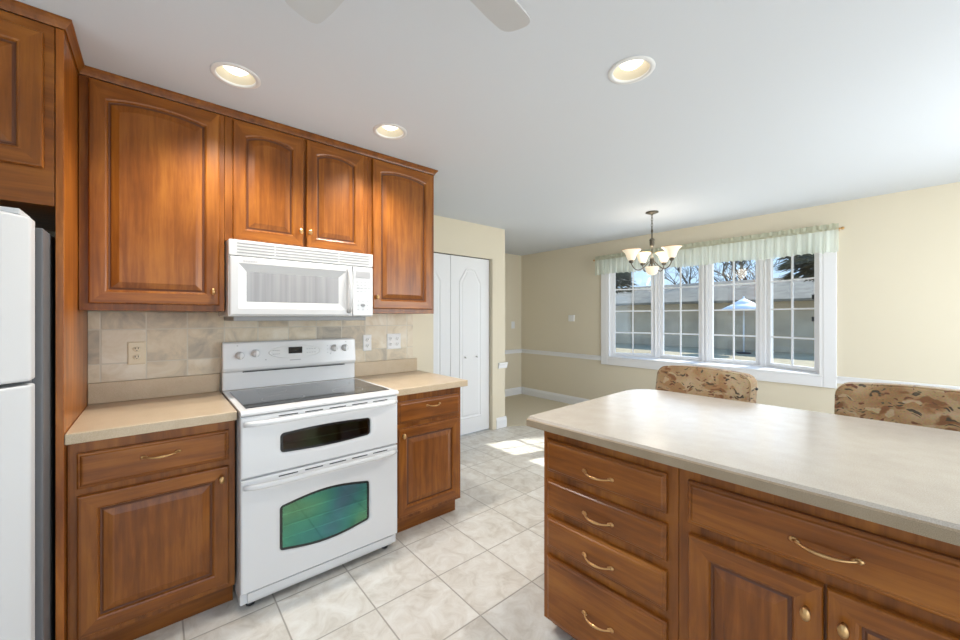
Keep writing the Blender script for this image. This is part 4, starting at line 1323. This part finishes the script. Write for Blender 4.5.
# ------------------------------------------------------------------ ceiling fan, only blade tips in view
FANC = (1.952, 0.505)
cf = thing('ceiling_fan', 'white ceiling fan whose blade tips reach into the top of the picture', 'ceiling fan', (FANC[0], FANC[1], 0))
MB().lathe([(0.06, H - 0.0015), (0.065, H - 0.02), (0.03, H - 0.05), (0.012, H - 0.055), (0.012, 2.30), (0.05, 2.295)], (0, 0, 0), 'z', 24).build('canopy', M['white2'], cf)
MB().lathe([(0.05, 2.294), (0.085, 2.28), (0.092, 2.24), (0.085, 2.205), (0.05, 2.19), (0.02, 2.18), (0.001, 2.18)], (0, 0, 0), 'z', 28).build('motor', M['white2'], cf)
for k in range(4):
    a = math.radians(100 + 90 * k)
    ca, sa = math.cos(a), math.sin(a)
    outl = []
    R_ = 0.452
    for r, hw in ((0.13, 0.040), (0.20, 0.050), (0.36, 0.056), (0.40, 0.055)): outl.append((r, hw))
    tip = [(0.40 + 0.052 * math.sin(t) ** 0.6, 0.055 * math.copysign(abs(math.cos(t)) ** 0.7, math.cos(t))) for t in [PI * i / 10 for i in range(1, 10)]]
    poly2 = outl + tip + [(r, -hw) for r, hw in reversed(outl)]
    tw = math.radians(10)
    def bp_(r, h, dz):
        y = h * math.cos(tw); z = 2.205 + h * math.sin(tw) + dz
        return (r * ca - y * sa, r * sa + y * ca, z)
    bl = MB().loops([[bp_(r, h, 0) for r, h in poly2], [bp_(r, h, 0.006) for r, h in poly2]], 0).build('blade', M['fan_blade'], cf)
    MB().tube([(0.08 * ca, 0.08 * sa, 2.215), (0.17 * ca, 0.17 * sa, 2.2145)], 0.007, 8).build('blade_bracket', M['white2'], bl)

# ------------------------------------------------------------------ outdoors
GZ = -0.10
tag(MB().box(-40, 40, 5.7, 60, GZ - 0.1, GZ).build('lawn', M['lawn']), 'dull winter lawn seen through the bay window', 'lawn')
bpy.data.objects['lawn']['kind'] = 'structure'
tag(MB().box(4.6, 40, -20, 5.69, GZ - 0.1, GZ).build('side_lawn', M['lawn']), None, None)
bpy.data.objects['side_lawn']['kind'] = 'structure'
hs = thing('neighbour_house', 'long low grey house across the lawn behind the bay window', 'house', (-6, 20, GZ))
MB().box(-12, 11, 0, 6, 0, 2.25).build('wall', M['siding'], hs)
MB().loops([[(x, -0.5, 2.20), (x, 3.0, 3.35), (x, 6.5, 2.20), (x, 6.5, 2.10), (x, -0.5, 2.10)] for x in (-12.4, 11.4)], 0).build('roof', M['roof'], hs)
gz = thing('patio_umbrella', 'white peaked patio umbrella on the lawn, seen through the third window', 'umbrella', (-2.15, 18.0, GZ))
MB().tube([(0, 0, 0.03), (0, 0, 2.28)], 0.03, 8).build('pole', M['canopy_white'], gz)
MB().lathe([(0.25, 0), (0.25, 0.05), (0.05, 0.07)], (0, 0, 0), 'z', 16).build('base', M['caster'], gz)
MB().lathe([(0.80, 1.72), (0.80, 1.78), (0.42, 1.96), (0.39, 1.96), (0.37, 2.01), (0.03, 2.20), (0.02, 2.19), (0.35, 1.98), (0.78, 1.76), (0.78, 1.72)], (0, 0, 0), 'z', 8, cap=False).build('canopy', M['canopy_white'], gz)


def bare_tree(name, label, x, y, h, seed, thick=0.16):
    rnd = random.Random(seed)
    mb = MB()

    def grow(p, d, ln, r, lvl):
        pts, rad = [p], [r]
        q = p.copy(); dd = d.copy()
        for i in range(3):
            dd = (dd + Vector((rnd.uniform(-.22, .22), rnd.uniform(-.22, .22), rnd.uniform(-.05, .18)))).normalized()
            q = q + dd * ln / 3
            pts.append(q.copy()); rad.append(r * (1 - 0.13 * (i + 1)))
        mb.tube(pts, rad, 5 if lvl < 2 else 3, 0, False)
        if lvl < 5:
            for _ in range(3 if lvl else 4):
                nd = (dd * 0.75 + Vector((rnd.uniform(-1, 1), rnd.uniform(-1, 1), rnd.uniform(-0.2, 0.7)))).normalized()
                s = rnd.choice(pts[1:])
                grow(s, nd, ln * rnd.uniform(0.6, 0.8), max(0.012, r * 0.55), lvl + 1)
    grow(Vector((0, 0, 0)), Vector((0, 0, 1)), h * 0.30, thick, 0)
    o = mb.build(name, M['bark'])
    o.location = (x, y, GZ)
    return tag(o, label, 'tree', 'trees beyond the bay window')


bare_tree('bare_tree', 'bare winter tree behind the grey house, seen through the third window', -4.6, 27.5, 11, 3)
bare_tree('bare_tree', 'bare winter tree behind the grey house, seen through the second window', -10.2, 33.5, 12, 8)
bare_tree('bare_tree', 'bare winter tree behind the grey house, between second and third windows', -7.6, 41.0, 15, 21)
bare_tree('bare_tree', 'bare winter tree behind the grey house, seen through the rightmost window', -1.4, 35.5, 12, 33)
bare_tree('bare_tree', 'bare winter tree behind the grey house, seen through the leftmost window', -15.5, 27.6, 9, 41)


def evergreen(label, x, y, h, w, seed, z_from=0.8, n=5200, lean=0.0):
    rnd = random.Random(seed)
    t = thing('evergreen_tree', label, 'tree', (x, y, GZ), 0, 'trees beyond the bay window')
    MB().tube([(lean, 0, 0), (lean * 0.9, 0, z_from * 0.5), (lean * 0.4, 0, z_from), (0, 0, z_from + 1.5), (0, 0, h * 0.9)], [0.16, 0.14, 0.12, 0.1, 0.04], 8).build('trunk', M['bark'], t)
    mb = MB()
    vs, fs = [], []
    for i in range(n):
        v = rnd.random()
        z = z_from + (h - z_from) * v
        prof = w * min(1.0, (1 - v) * 1.8 + 0.08) * (0.85 + 0.15 * math.sin(v * 40))
        a = rnd.uniform(0, 2 * PI)
        r = prof * math.sqrt(rnd.uniform(0.15, 1.0))
        c_ = Vector((r * math.cos(a), r * math.sin(a), z))
        s = rnd.uniform(0.09, 0.22)
        u = Vector((math.cos(a), math.sin(a), -0.35)).normalized() * s
        k = Vector((-math.sin(a), math.cos(a), rnd.uniform(-0.4, 0.4))).normalized() * s * 0.45
        o_ = len(vs)
        vs += [c_ - u * 0.5 - k, c_ - u * 0.5 + k, c_ + u]
        fs.append((o_, o_ + 1, o_ + 2))
    mb.add(vs, fs)
    core = [(w * min(1.0, (1 - j / 10) * 1.8 + 0.08) * 0.80 + 0.01, z_from + 0.3 + (h - z_from - 0.5) * j / 10) for j in range(11)]
    mb.lathe(core, (0, 0, 0), 'z', 12)
    mb.build('foliage', M['evergreen'], t)
    return t


evergreen('dense dark evergreen beyond the rightmost window', 1.24, 11.2, 12.5, 0.84, 5, 2.30, 11000, 0.40)
evergreen('dark evergreen beyond the leftmost window, in front of the grey house', -6.5, 15.6, 9.5, 1.0, 9, 2.55, 5000, -0.9)
